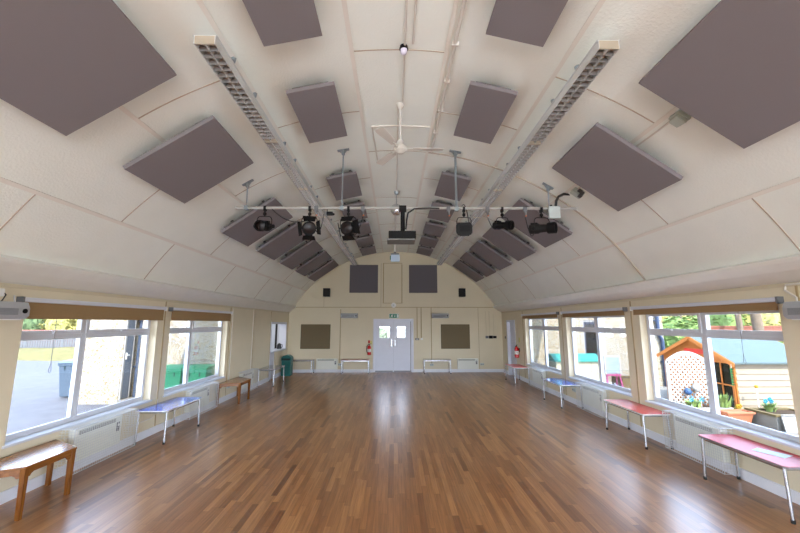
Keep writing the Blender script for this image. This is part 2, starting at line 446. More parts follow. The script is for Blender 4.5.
# board joints: cover strips along the hall, thin joint lines across it
SB = [0.53, 1.75, 2.98, 4.22]
b = MB()
for s in SB:
    for sg in (-1, 1):
        M = vframe(vs(sg * s + 0.0), 0, 0.004); M = M @ T((0, (YN + YF) / 2, 0)); b.obox(M, 0.042, YF - YN, 0.012)
        M = vframe(vs(sg * s), 0, 0.010) @ T((0.02 * -sg, (YN + YF) / 2, 0)); b.obox(M, 0.012, YF - YN, 0.008)
struct(b.build('trim_1', 'cover_strip', at=(0, 0, 0)))
b = MB()
bands = [(-0.53, 0.53, 0), (0.53, 1.75, 1), (1.75, 2.98, 0), (2.98, 4.22, 1), (4.22, 5.0, 0)]
def arc_strip(b, s0, s1, y, w=0.011, g=0.002):
    k = max(2, int(abs(s1 - s0) / 0.15)); vv = []
    for i in range(k + 1):
        th = vs(s0 + (s1 - s0) * i / k)
        for yy in (y - w / 2, y + w / 2):
            for gg in (g + 0.004, -0.01): vv.append(vpt(th, yy, gg))
    ff = []
    for i in range(k):
        a, c = i * 4, i * 4 + 4
        ff += [(a, c, c + 2, a + 2), (a, a + 1, c + 1, c), (a + 2, c + 2, c + 3, a + 3)]
    b.add(vv, ff)
for s0, s1, odd in bands:
    y = 3.71 if not odd else 4.88
    y -= 2.44 * 4
    while y < YF:
        if y > YN:
            arc_strip(b, s0, s1, y)
            if s0 > 0: arc_strip(b, -s1, -s0, y)
        y += 2.44
struct(b.build('trim_2', 'seam_line', at=(0, 0, 0)))

# sloping cove between vault and wall, both sides
def cove(name, sg):
    prof = [(4.13, 2.70), (4.07, 2.665), (4.10, 2.63), (4.20, 2.545), (4.33, 2.445), (4.36, 2.43), (4.36, 2.74)] if sg < 0 else \
           [(4.21, 2.70), (4.15, 2.665), (4.18, 2.63), (4.28, 2.55), (4.45, 2.46), (4.50, 2.44), (4.50, 2.74)]
    b = MB(); nn = len(prof)
    vv = [(sg * x, y, z) for y in (YN, YF) for x, z in prof]
    b.add(vv, [(i, (i + 1) % nn, nn + (i + 1) % nn, nn + i) for i in range(nn)] + [tuple(range(nn)), tuple(range(2 * nn - 1, nn - 1, -1))])
    struct(b.build(name, 'cove_paint', at=(0, 0, 0)))
cove('trim_3', -1); cove('trim_4', 1)
# small cornice bead under each cove, and wall-board cover strips
struct(MB().box(XL, YN, 2.385, XL + 0.012, YF, 2.425).build('trim_5', 'cream_trim', at=(0, 0, 0)))
struct(MB().box(XR - 0.012, YN, 2.395, XR, YF, 2.435).build('trim_6', 'cream_trim', at=(0, 0, 0)))
# dado-height rail and vertical board joints on the far wall
b = MB().box(XL + 0.26, YF - 0.012, 2.625, XR - 0.26, YF, 2.65)
for x in (-2.93,): b.box(x - 0.006, YF - 0.008, 2.65, x + 0.006, YF, 3.06)
for x in (-0.55, 3.52): b.box(x - 0.008, YF - 0.006, 2.65 if x < 0 else 0.1, x + 0.008, YF, 4.5 if x < 0 else 2.62)
struct(b.build('trim_7', 'trunk_shade_tan', at=(0, 0, 0)))  # tan also stands for the shade line under the rail
# skirtings
struct(MB().box(XL, YN, 0, XL + 0.018, 13.36, 0.13).box(XL, 13.95, 0, XL + 0.018, YF, 0.13).build('baseboard_left', 'skirting_white', at=(0, 0, 0)))
struct(MB().box(XR - 0.018, YN, 0, XR, 13.86, 0.13).box(XR - 0.018, 14.87, 0, XR, YF, 0.13).build('baseboard_right', 'skirting_white', at=(0, 0, 0)))
struct(MB().box(XL + 0.018, YF - 0.018, 0, -0.86, YF, 0.12).box(0.81, YF - 0.018, 0, XR - 0.018, YF, 0.12).build('baseboard_back', 'skirting_white', at=(0, 0, 0)))
# vertical cover strips on the side walls (left, then right)
b = MB()
for y in (7.17, 10.02, 11.74, 13.3): b.box(XL, y - 0.010, 0.13, XL + 0.012, y + 0.010, 2.4)
struct(b.build('trim_8', 'trunk_shade_tan', at=(0, 0, 0)))
b = MB()
for y in (7.0, 9.95, 4.05, 13.0): b.box(XR - 0.012, y - 0.012, 0.13, XR, y + 0.012, 2.4)
struct(b.build('trim_9', 'trunk_shade_tan', at=(0, 0, 0)))

# ------------------------------------------------------------------ windows (white uPVC: two fixed lights, two top-hung lights)
def window(name, sg, y0, y1, mull):
    """local frame: x outward from the room, origin at the wall face"""
    X = XL if sg < 0 else XR
    e = sempty(name, (X, 0, 0))
    def bx(b, x0, ya, z0, x1, yb, z1): b.box(sg * x0, ya, z0, sg * x1, yb, z1)
    t = 0.055; xa, xb = 0.12, 0.19; zt = 1.82
    f = MB()
    bx(f, xa, y0, WZ0, xb, y0 + t, WZ1); bx(f, xa, y1 - t, WZ0, xb, y1, WZ1)
    bx(f, xa, y0 + t, WZ0, xb, y1 - t, WZ0 + t); bx(f, xa, y0 + t, WZ1 - t, xb, y1 - t, WZ1)
    bx(f, xa, mull - 0.035, WZ0 + t, xb, mull + 0.035, WZ1 - t); bx(f, xa, y0 + t, zt - 0.03, xb, mull - 0.035, zt + 0.03); bx(f, xa, mull + 0.035, zt - 0.03, xb, y1 - t, zt + 0.03)
    f.build('window_frame', 'upvc', e, bevel=0.006)
    for a, c in ((y0 + t, mull - 0.035), (mull + 0.035, y1 - t)):
        s = MB(); q = 0.04; z0, z1 = zt + 0.03, WZ1 - t
        bx(s, xa - 0.015, a - 0.008, z0 - 0.01, xb - 0.02, a + q, z1 + 0.01); bx(s, xa - 0.015, c - q, z0 - 0.01, xb - 0.02, c + 0.008, z1 + 0.01)
        bx(s, xa - 0.015, a + q, z0 - 0.01, xb - 0.02, c - q, z0 + q); bx(s, xa - 0.015, a + q, z1 - q, xb - 0.02, c - q, z1 + 0.01)
        so = s.build('casement', 'upvc', e, bevel=0.005)
        p = MB(); bx(p, 0.150, a + q - 0.005, z0 + q - 0.005, 0.156, c - q + 0.005, z1 - q + 0.005); p.build('pane', 'glass', so)
        m_ = (a + c) / 2
        h = MB(); bx(h, xa - 0.035, m_ - 0.02, z0 + 0.0, xa - 0.015, m_ + 0.02, z0 + 0.03); bx(h, xa - 0.05, m_ - 0.02, z0 + 0.005, xa - 0.035, m_ + 0.1, z0 + 0.025)
        h.build('handle', 'upvc', so, bevel=0.004)
        p = MB(); bx(p, 0.150, a, WZ0 + t, 0.156, c, zt - 0.03); p.build('pane', 'glass', e)
        g = MB(); w_ = 0.016  # glazing bead of the fixed light
        bx(g, xa - 0.004, a, WZ0 + t, xa + 0.02, a + w_, zt - 0.03); bx(g, xa - 0.004, c - w_, WZ0 + t, xa + 0.02, c, zt - 0.03)
        bx(g, xa - 0.004, a + w_, WZ0 + t, xa + 0.02, c - w_, WZ0 + t + w_); bx(g, xa - 0.004, a + w_, zt - 0.03 - w_, xa + 0.02, c - w_, zt - 0.03)
        g.build('glazing_bead', 'upvc', e)
    s = MB(); bx(s, -0.025, y0 - 0.03, WZ0 - 0.03, 0.0, y1 + 0.03, WZ0); bx(s, 0.0, y0, WZ0 - 0.03, 0.12, y1, WZ0 + 0.004); s.build('window_sill', 'upvc', e, bevel=0.004)
    ou = MB(); bx(ou, 0.19, y0, WZ0 - 0.02, 0.30, y1, WZ0 + 0.02); ou.build('outer_sill', 'upvc', e)
    return e
k = 1
for (a, c), m_ in zip(WL, (5.50, 8.36, 2.82, -0.08)): window('window_%d' % k, -1, a, c, m_); k += 1
for (a, c) in WR: window('window_%d' % k, 1, a, c, (a + c) / 2); k += 1
# unseen framed opening added behind the camera for the fill light
e = sempty('window_10', (0, YN, 0)); f = MB()
for i in range(6):
    x = RW[0] + (RW[1] - RW[0]) * i / 5; f.box(x - 0.05, -0.2, RW[2], x + 0.05, -0.1, RW[3])
for z in (RW[2], 2.2, RW[3]): f.box(RW[0], -0.2, z - 0.05, RW[1], -0.1, z + 0.05)
f.build('window_frame', 'upvc', e)

# ------------------------------------------------------------------ far double door
e = sempty('door_1', (0, YF, 0))
f = MB().box(-0.86, -0.02, 0, -0.787, TH, 2.16).box(0.737, -0.02, 0, 0.81, TH, 2.16).box(-0.787, -0.02, 2.087, 0.737, TH, 2.16)
f.build('door_frame', 'door_white', e, bevel=0.004)
for sg, x0, x1, wx0, wx1 in ((-1, -0.786, -0.025, -0.60, -0.18), (1, -0.022, 0.735, 0.13, 0.47)):
    d = MB()
    for (a0, a1, z0, z1) in ((x0, wx0, 0.003, 2.086), (wx1, x1, 0.003, 2.086), (wx0, wx1, 0.003, 1.38), (wx0, wx1, 1.83, 2.086)): d.box(a0, 0.03, z0, a1, 0.075, z1)
    lo = d.build('door_leaf', 'door_white', e)
    MB().box(wx0, 0.05, 1.38, wx1, 0.056, 1.83).build('pane', 'glass', lo)
    g = MB().box(wx0 - 0.02, 0.022, 1.36, wx0, 0.03, 1.85).box(wx1, 0.022, 1.36, wx1 + 0.02, 0.03, 1.85).box(wx0, 0.022, 1.36, wx1, 0.03, 1.38).box(wx0, 0.022, 1.83, wx1, 0.03, 1.85)
    g.build('glazing_bead', 'door_white', lo)
    hx = -0.10 if sg < 0 else 0.05
    h = MB().box(hx - 0.025, 0.024, 1.02, hx + 0.025, 0.03, 1.35); h.build('push_plate', 'steel_plate', lo)
    h = MB().tube([(hx, 0.03, 1.08), (hx, -0.02, 1.09), (hx, -0.02, 1.29), (hx, 0.03, 1.30)], 0.010); h.build('handle', 'chrome', lo, smooth=True)
    MB().box(x0 + 0.02, 0.022, 0.02, x1 - 0.02, 0.03, 0.06).build('kick_strip', 'socket_grey', lo)
# right side door and left serving hatch
MB().box(-0.79, 0.02, -0.001, 0.74, TH, 0.003).build('threshold', 'timber_edge', e)
MB().box(-0.03, 0.076, 0.003, -0.015, 0.085, 2.086).box(0.68, 0.02, 0.02, 0.70, 0.03, 2.05).build('meeting_gap_strip', 'socket_grey', e)  # front strip is dark for the shade in the right-hand door gap
e = sempty('door_2', (XR, 0, 0))
MB().box(-0.02, 13.86, 0, TH, 13.934, 2.10).box(-0.02, 14.796, 0, TH, 14.87, 2.10).box(-0.02, 13.934, 2.026, TH, 14.796, 2.10).build('door_frame', 'door_white', e, bevel=0.004)
d = MB().box(0.10, 13.935, 0.01, 0.145, 14.795, 2.025).build('door_leaf', 'door_white', e)
MB().tube([(0.10, 14.02, 1.0), (0.05, 14.02, 1.0), (0.05, 14.13, 1.0)], 0.011).build('handle', 'chrome', d, smooth=True)
e = sempty('door_3', (XL, 0, 0))
MB().box(-TH, 13.36, 0, 0.02, 13.425, 2.02).box(-TH, 15.194, 0.95, 0.02, 15.26, 2.02).box(-TH, 13.425, 1.954, 0.02, 15.194, 2.02).build('door_frame', 'door_white', e, bevel=0.004)
MB().box(-0.06, 13.43, 0.01, -0.02, 13.945, 0.94).build('half_door', 'door_white', e, bevel=0.004)
MB().box(-TH - 0.12, 13.43, 0.945, 0.06, 15.19, 0.985).build('counter_top', 'worktop', e, bevel=0.004)

# kitchen behind the hatch
KX0, KY0, KY1 = -7.4, 11.5, 15.57
struct(MB().box(KX0, KY0, -0.12, XL - TH, KY1, 0.0).build('trim_10', 'kitchen_white', at=(0, 0, 0)))
struct(MB().box(KX0 - 0.1, KY1, 0, XL - TH, KY1 + 0.1, 2.5).box(KX0 - 0.1, KY0, 0, KX0, KY1, 2.5).build('wall_kitchen', 'kitchen_white', at=(0, 0, 0)))
struct(MB().box(KX0 - 0.1, KY0, 2.5, XL - TH, KY1 + 0.1, 2.6).build('ceiling_kitchen', 'kitchen_white', at=(0, 0, 0)))
e = sempty('door_4', (-4.92, KY1, 0))
MB().box(-0.30, -0.03, 0, -0.25, 0.0, 2.0).box(0.12, -0.03, 0, 0.17, 0.0, 2.0).box(-0.30, -0.03, 2.0, 0.17, 0, 2.05).build('door_frame', 'door_white', e)
MB().box(-0.25, -0.02, 0, 0.03, -0.001, 2.0).build('door_leaf', 'kitchen_white', e)
MB().box(0.03, -0.012, 0.0, 0.12, -0.001, 2.0).build('gap_shade', 'kettle_dark', e)  # dark strip painted for the shade in the open door's gap
w = thing('kettle', 'small dark kettle on the counter of the serving hatch', 'kettle', (-4.52, 14.95, 0.985))
MB().lathe([(0.085, 0), (0.09, 0.02), (0.075, 0.16), (0.05, 0.20), (0.015, 0.215)], n=20).build('body', 'kettle_dark', w, smooth=True)
MB().tube([(0.07, 0, 0.17), (0.12, 0, 0.16), (0.125, 0, 0.07), (0.085, 0, 0.04)], 0.011).build('handle', 'black_metal', w, smooth=True)
MB().cyl((-0.06, 0, 0.12), (-0.11, 0, 0.17), 0.022, 0.014).build('spout', 'steel_plate', w, smooth=True)
w = thing('window_glow', 'pale pink sheet standing for window light on the kitchen wall', 'window_glow', (-5.33, KY1 - 0.006, 1.28))
MB().box(-0.08, 0, 0, 0.08, 0.004, 0.52).build('sheet', 'window_glow_pink', w)  # pink colour stands for light from a small kitchen window

# ------------------------------------------------------------------ ceiling panels
ROWS = [(2.05, 3.27), (4.02, 5.24), (6.66, 7.88), (8.42, 9.64), (10.16, 11.38), (11.82, 13.04), (13.46, 14.70)]
ordn = ['nearest the camera', 'second from the camera', 'third from camera, beyond lighting bar', 'fourth from the camera', 'fifth from the camera', 'sixth from the camera', 'last before the far wall']
def acoustic(th0, th1, y0, y1, label):
    g = 0.16
    P0, P1 = vpt(th0, 0, g), vpt(th1, 0, g)
    ex = (P1 - P0); w = ex.length; ex.normalize(); ez = Vector((0, 1, 0)).cross(ex) * -1
    if ez.z < 0: ez = -ez
    c = (P0 + P1) / 2; c.y = (y0 + y1) / 2
    ey = ez.cross(ex)
    M = Matrix((ex, ey, ez)).transposed().to_4x4(); M.translation = c
    o = bpy.data.objects.new('acoustic_panel', None); COL.objects.link(o); o.matrix_world = M
    tag(o, label, 'acoustic panel', 'grey acoustic panels under the curved ceiling')
    MB().box(-w / 2, -(y1 - y0) / 2, 0, w / 2, (y1 - y0) / 2, 0.05).build('panel_board', 'panel_fabric', o, bevel=0.004)
    hl_ = (y1 - y0) / 2
    MB().box(-w / 2 + 0.07, -hl_ + 0.06, 0.05, w / 2 - 0.07, hl_ - 0.06, 0.10).build('backing_shade_frame', 'rail_shade_grey', o)  # dark colour paints in the shade between panel and ceiling
    for sx in (-1, 1):
        x = sx * w * 0.30
        # fixing rail from the backing up to the ceiling skin
        h = math.sqrt(max(0.01, RV ** 2 - x * x)) - math.sqrt((RV - g) ** 2 - (w / 2) ** 2)
        MB().box(x - 0.025, -hl_ + 0.16, 0.10, x + 0.025, hl_ - 0.16, h).build('mounting_rail', 'rail_shade_grey', o)
    return o
for i, (y0, y1) in enumerate(ROWS):
    for side, a, c in (('left outer', -26.4 if i < 2 else -28.1, -40.2 if i < 2 else -41.8), ('left inner', -9.1, -16.0), ('right inner', 10.0, 16.8), ('right outer', 28.4, 42.1)):
        if 'right' in side: yy0, yy1 = y0 - 0.05, y1 - 0.06
        else: yy0, yy1 = y0, y1
        if c < a: a, c = c, a
        shape = 'large square' if 'outer' in side else 'narrow oblong'
        if i == 0: shape = 'cut-off ' + shape
        acoustic(a, c, yy0, yy1, '%s grey panel in the %s ceiling row, %s' % (shape, side, ordn[i]))
for x0, x1, sd in ((-1.87, -0.68, 'left'), (0.63, 1.82, 'right')):
    w = thing('wall_panel', 'square dark grey acoustic panel on the far gable %s of the cream loft hatch' % sd, 'acoustic panel', ((x0 + x1) / 2, YF, 3.24), 0, 'gable panels')
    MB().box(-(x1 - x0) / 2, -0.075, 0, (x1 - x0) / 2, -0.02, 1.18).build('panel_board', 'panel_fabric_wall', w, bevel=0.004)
    MB().box(-0.45, -0.02, 0.2, 0.45, 0, 0.24).box(-0.45, -0.02, 0.95, 0.45, 0, 0.99).build('mounting_rail', 'rail_shade_grey', w)

# ------------------------------------------------------------------ fluorescent battens with louvres
UL = 1.795
def ceiling_light():
    w = thing('ceiling_light', 'x', 'ceiling light', (0, 0, 0), 0, 'louvred strip lights hung in two lines')
    b = MB(); hw = 0.093; h = 0.085; t = 0.006; ln = UL - 0.012
    b.box(-hw - 0.012, 0, h - t, hw + 0.012, ln, h).box(-hw, 0, 0, -hw + t, ln, h - t).box(hw - t, 0, 0, hw, ln, h - t).box(-0.006, 0.012, 0.006, 0.006, ln - 0.012, h - t)
    b.build('housing', 'light_housing', w)
    for y in (0, ln - 0.012): MB().box(-hw + t, y, 0.0, hw - t, y + 0.012, h - t).build('end_plate', 'light_endcap', w)
    lv = MB(); nb = 20; a_ = hw - t; vv = []; ff = []
    for i in range(1, nb):
        y = ln * i / nb; o_ = len(vv)
        for x in (-a_, 0, a_): vv += [(x, y - 0.001, 0.002), (x, y - 0.012, 0.036), (x, y + 0.001, 0.002), (x, y + 0.012, 0.036)]
        for c in (0, 4):
            q = o_ + c; ff += [(q, q + 4, q + 5, q + 1), (q + 2, q + 3, q + 7, q + 6), (q, q + 2, q + 6, q + 4), (q + 1, q + 5, q + 7, q + 3)]
        ff += [(o_, o_ + 1, o_ + 3, o_ + 2), (o_ + 8, o_ + 10, o_ + 11, o_ + 9)]
        if i > 1: p_ = o_ - 12; ff.append((p_ + 6, o_ + 4, o_ + 5, p_ + 7))      # divider plate joining the blades
    lv.add(vv, ff)
    lv.build('louvre', 'louvre_metal', w)
    for x in (-0.048, 0.048):
        MB().cyl((x, 0.03, 0.056), (x, ln - 0.03, 0.056), 0.013, n=10).build('fluorescent_tube', 'tube_glass', w, smooth=True)
    return w
proto = None
for side, xc, th in (('left', -1.665, -19.9), ('right', 1.91, 21.2)):
    for i in range(7):
        o = ceiling_light() if proto is None else copy_tree(proto)
        if proto is None: proto = o
        y0 = 2.93 + UL * i
        o.location = (xc, y0, 4.40)
        pos = ['nearest the camera', 'second along', 'third along', 'fourth along', 'fifth along', 'sixth along', 'last, touching the far wall'][i]
        o['label'] = 'louvred fluorescent strip light in the %s ceiling line, %s' % (side, pos)
        if i == 6: pass
        for dy in (0.55, 1.14):
            hx = xc; p = vpt(math.degrees(math.asin((hx - X0) / RV)), 0, 0.0)
            top = p.z
            h = MB().cyl((0, dy, 0.085), (0, dy, top - 4.40 - 0.05), 0.005, n=6)
            for q in range(5): h.ball((0, dy, 0.09 + (top - 4.40 - 0.14) * q / 4), 0.009, 6, 4)
            h.cyl((0, dy, top - 4.40 - 0.05), (0, dy, top - 4.40), 0.022, 0.03, n=10)
            h.build('hanging_chain', 'galv', o)
# (copies made before their own chains were added inherit the first light's chains: keep one pair each)
for o in [x for x in COL.objects if x.name.startswith('ceiling_light')]:
    ch = [c for c in o.children if c.name.startswith('hanging_chain')]
    for c in ch[:-2]: bpy.data.objects.remove(c)

# ------------------------------------------------------------------ conduits on the ceiling
def along(name, s, y0, y1, r, label, g=None, clips=True):
    g = r if g is None else g
    th = vs(s); w = thing(name, label, 'conduit', tuple(vpt(th, y0, g)))
    o0 = vpt(th, y0, g)
    MB().cyl((0, 0, 0), (0, y1 - y0, 0), r, n=10).build('pipe', 'conduit_white', w, smooth=True)
    if clips:
        y = y0 + 0.5
        while y < y1:
            M = vframe(th, y, 0); M.translation = vpt(th, y, 0.003 + r) - o0
            MB().obox(M, 2 * r + 0.03, 0.022, 2 * r + 0.006).build('clip', 'conduit_white', w, bevel=0.003)
            y += 0.62
    return w
along('conduit_pipe', 0.06, 2.0, 4.72, 0.012, 'thin white conduit along the crown, left of a twin, from dome to fan', clips=False)
along('conduit_pipe', 0.15, 2.0, 3.60, 0.012, 'thin white conduit along the crown ending at the dome sensor', clips=False)
along('conduit_pipe', 0.00, 4.80, 14.9, 0.010, 'thin white conduit along the crown beyond the ceiling fan', clips=False)
along('conduit_pipe', 0.60, 1.8, 6.05, 0.022, 'thick clipped white conduit running right of the crown to the fan')
def path(name, pts, r, label, m='conduit_white', cat='conduit'):
    b = MB().tube(pts, r, 8)
    return tag(b.build(name, m, smooth=True), label, cat)
path('conduit_pipe', [vpt(vs(-0.36), 6.6, 0.012), vpt(vs(-0.40), 5.32, 0.012)] + [vpt(vs(-0.40 + 0.9 * i / 8), 5.30, 0.012) for i in range(9)], 0.012, 'angled conduit crossing the crown behind the fan downrod')
path('conduit_pipe', [vpt(vs(0.55 + 4.5 * i / 30), 6.12, 0.018) for i in range(31)], 0.014, 'curved white conduit arching down the right ceiling behind the bar', 'conduit_dull')
path('conduit_pipe', [vpt(vs(3.05), 3.55 + 0.1 * i, 0.011) for i in range(21)], 0.011, 'short white conduit from grey sensor to second right panel')

# dome sensor, fan, mirror ball, hanging sign
w = thing('dome_sensor', 'small black-collared dome sensor on the ceiling crown', 'sensor', tuple(vpt(vs(0.05), 3.66, 0.0)))
MB().lathe([(0.042, 0), (0.042, -0.024), (0.048, -0.028), (0.048, -0.042), (0.036, -0.046)]).build('collar', 'black_metal', w, smooth=True)
MB().lathe([(0.038, -0.042), (0.038, -0.066), (0.032, -0.086), (0.018, -0.10), (0.001, -0.104)]).build('dome', 'dome_lilac', w, smooth=True)
p = vpt(vs(0.03), 4.75, 0.0)
w = thing('ceiling_fan', 'white three-bladed ceiling fan on a downrod', 'fan', tuple(p))
MB().lathe([(0.03, 0), (0.055, -0.004), (0.05, -0.04), (0.025, -0.07), (0.018, -0.085)]).build('canopy', 'fan_white', w, smooth=True)
MB().cyl((0, 0, -0.08), (0, 0, -0.58), 0.014).build('downrod', 'fan_white', w, smooth=True)
MB().lathe([(0.02, -0.53), (0.045, -0.56), (0.045, -0.60), (0.075, -0.62), (0.088, -0.65), (0.084, -0.69), (0.05, -0.72), (0.001, -0.735)]).build('motor', 'fan_white', w, smooth=True)
for az in (2, 122, 242):
    M = R(math.radians(az), 'Z') @ T((0, 0, -0.665)) @ R(math.radians(9), 'X')
    bl = MB().prism([(0.17, -0.045), (0.52, -0.062), (0.575, -0.058), (0.59, -0.04), (0.59, 0.04), (0.575, 0.058), (0.52, 0.062), (0.17, 0.045)], M, 0.008).build('blade', 'fan_white', w, bevel=0.003)
    MB().obox(R(math.radians(az), 'Z') @ T((0.14, 0, -0.668)), 0.14, 0.03, 0.008).build('bracket', 'fan_white', bl)
p = vpt(vs(0.0), 8.2, 0.0)
w = thing('mirror_ball', 'small silver mirror ball hanging from the crown behind the bar', 'mirror ball', tuple(p))
MB().lathe([(0.05, 0), (0.05, -0.05), (0.03, -0.08), (0.005, -0.09)]).build('motor', 'galv', w, smooth=True)
MB().cyl((0, 0, -0.08), (0, 0, -0.32), 0.005, n=6).build('rod', 'galv', w)
MB().ball((0, 0, -0.44), 0.135, 24, 14).build('ball', 'mirror_tiles', w)
p = vpt(vs(-0.03), 10.0, 0.0)
w = thing('hanging_sign', 'pale blue exit light box hanging on a rod from the crown', 'sign', tuple(p))
MB().lathe([(0.06, 0), (0.06, -0.025), (0.02, -0.04)]).cyl((0, 0, -0.03), (0, 0, -1.1), 0.012, n=8).build('rod', 'fan_white', w, smooth=True)
MB().box(-0.03, -0.02, -1.12, 0.03, 0.02, -1.08).box(-0.11, -0.03, -1.16, 0.11, 0.03, -1.12).build('bracket', 'socket_grey', w)
MB().box(-0.11, -0.03, -1.35, 0.13, 0.03, -1.16).build('light_box', 'hanging_sign_blue', w, bevel=0.005)
MB().box(-0.135, -0.03, -1.30, -0.11, 0.03, -1.19).build('green_edge', 'sign_green', w)
# grey sensor, white bracket box
M = vframe(35.4, 3.46, 0.0)
o = bpy.data.objects.new('motion_sensor', None); COL.objects.link(o); o.matrix_world = M
tag(o, 'grey box sensor on the right ceiling beside the largest near panel', 'sensor')
MB().box(-0.07, -0.07, -0.05, 0.07, 0.07, 0).build('base_box', 'sensor_grey', o, bevel=0.006)
MB().prism([(-0.06, -0.06), (0.06, -0.06), (0.05, 0.06), (-0.05, 0.06)], T((0, 0, -0.09)), 0.04).build('sensor_head', 'sensor_grey', o, bevel=0.006)
M = vframe(35.6, 5.62, 0.0)
o = bpy.data.objects.new('junction_box', None); COL.objects.link(o); o.matrix_world = M
tag(o, 'pale grey box with bracket on the ceiling above the right bar end', 'box')
MB().box(-0.09, -0.06, -0.08, 0.09, 0.06, 0).build('base_box', 'sensor_grey', o, bevel=0.006)
MB().box(0.02, -0.10, -0.12, 0.07, -0.05, -0.02).box(-0.03, -0.10, -0.05, 0.03, -0.06, -0.01).build('bracket', 'rail_shade_grey', o)

# ------------------------------------------------------------------ lighting bar and what hangs from it
BY, BZ = 5.95, 3.87
w = thing('lighting_bar', 'long horizontal lighting pipe hung across the hall on four rods', 'lighting bar', (0, BY, BZ))
MB().cyl((-2.62, 0, 0), (3.05, 0, 0.02), 0.024, n=14).build('pipe', 'bar_paint', w, smooth=True)
for x in (-2.45, -0.87, 1.04, 2.60):
    top = CZ + math.sqrt(RV ** 2 - (x - X0) ** 2) - BZ
    thk = 0.012 if x != 1.04 else 0.02
    h = MB().cyl((x, 0, 0), (x, 0, top - 0.06), thk, n=8).box(x - 0.03, -0.03, -0.035, x + 0.03, 0.03, 0.035)
    ho = h.build('hanger_rod', 'galv', w)
    sl = -(x - X0) / math.sqrt(RV ** 2 - (x - X0) ** 2)
    Mx = T((x, 0, top - 0.016)) @ R(-math.atan(sl), 'Y')
    MB().obox(Mx, 0.20, 0.05, 0.02).cyl((x, 0, top - 0.10), (x, 0, top - 0.02), 0.028, n=8).cyl((x - 0.06, 0, top - 0.03 - sl * 0.06), (x, 0, top - 0.09), 0.008, n=6).cyl((x + 0.06, 0, top - 0.03 + sl * 0.06), (x, 0, top - 0.09), 0.008, n=6).build('ceiling_bracket', 'galv', ho)
for x in (-1.29, -1.20 + 0.0, -0.52, 0.90, 1.55, 2.18):
    if x == -1.20: continue
    s_ = MB().box(x - 0.03, -0.05, -0.06, x + 0.03, 0.0, 0.03).cyl((x, -0.03, -0.06), (x + 0.01, -0.03, -0.12), 0.018, n=10).build('socket_outlet', 'socket_grey', w, bevel=0.004)
    MB().cyl((x + 0.01, -0.03, -0.12), (x + 0.012, -0.03, -0.132), 0.015, n=10).build('socket_ring', 'socket_orange', s_)

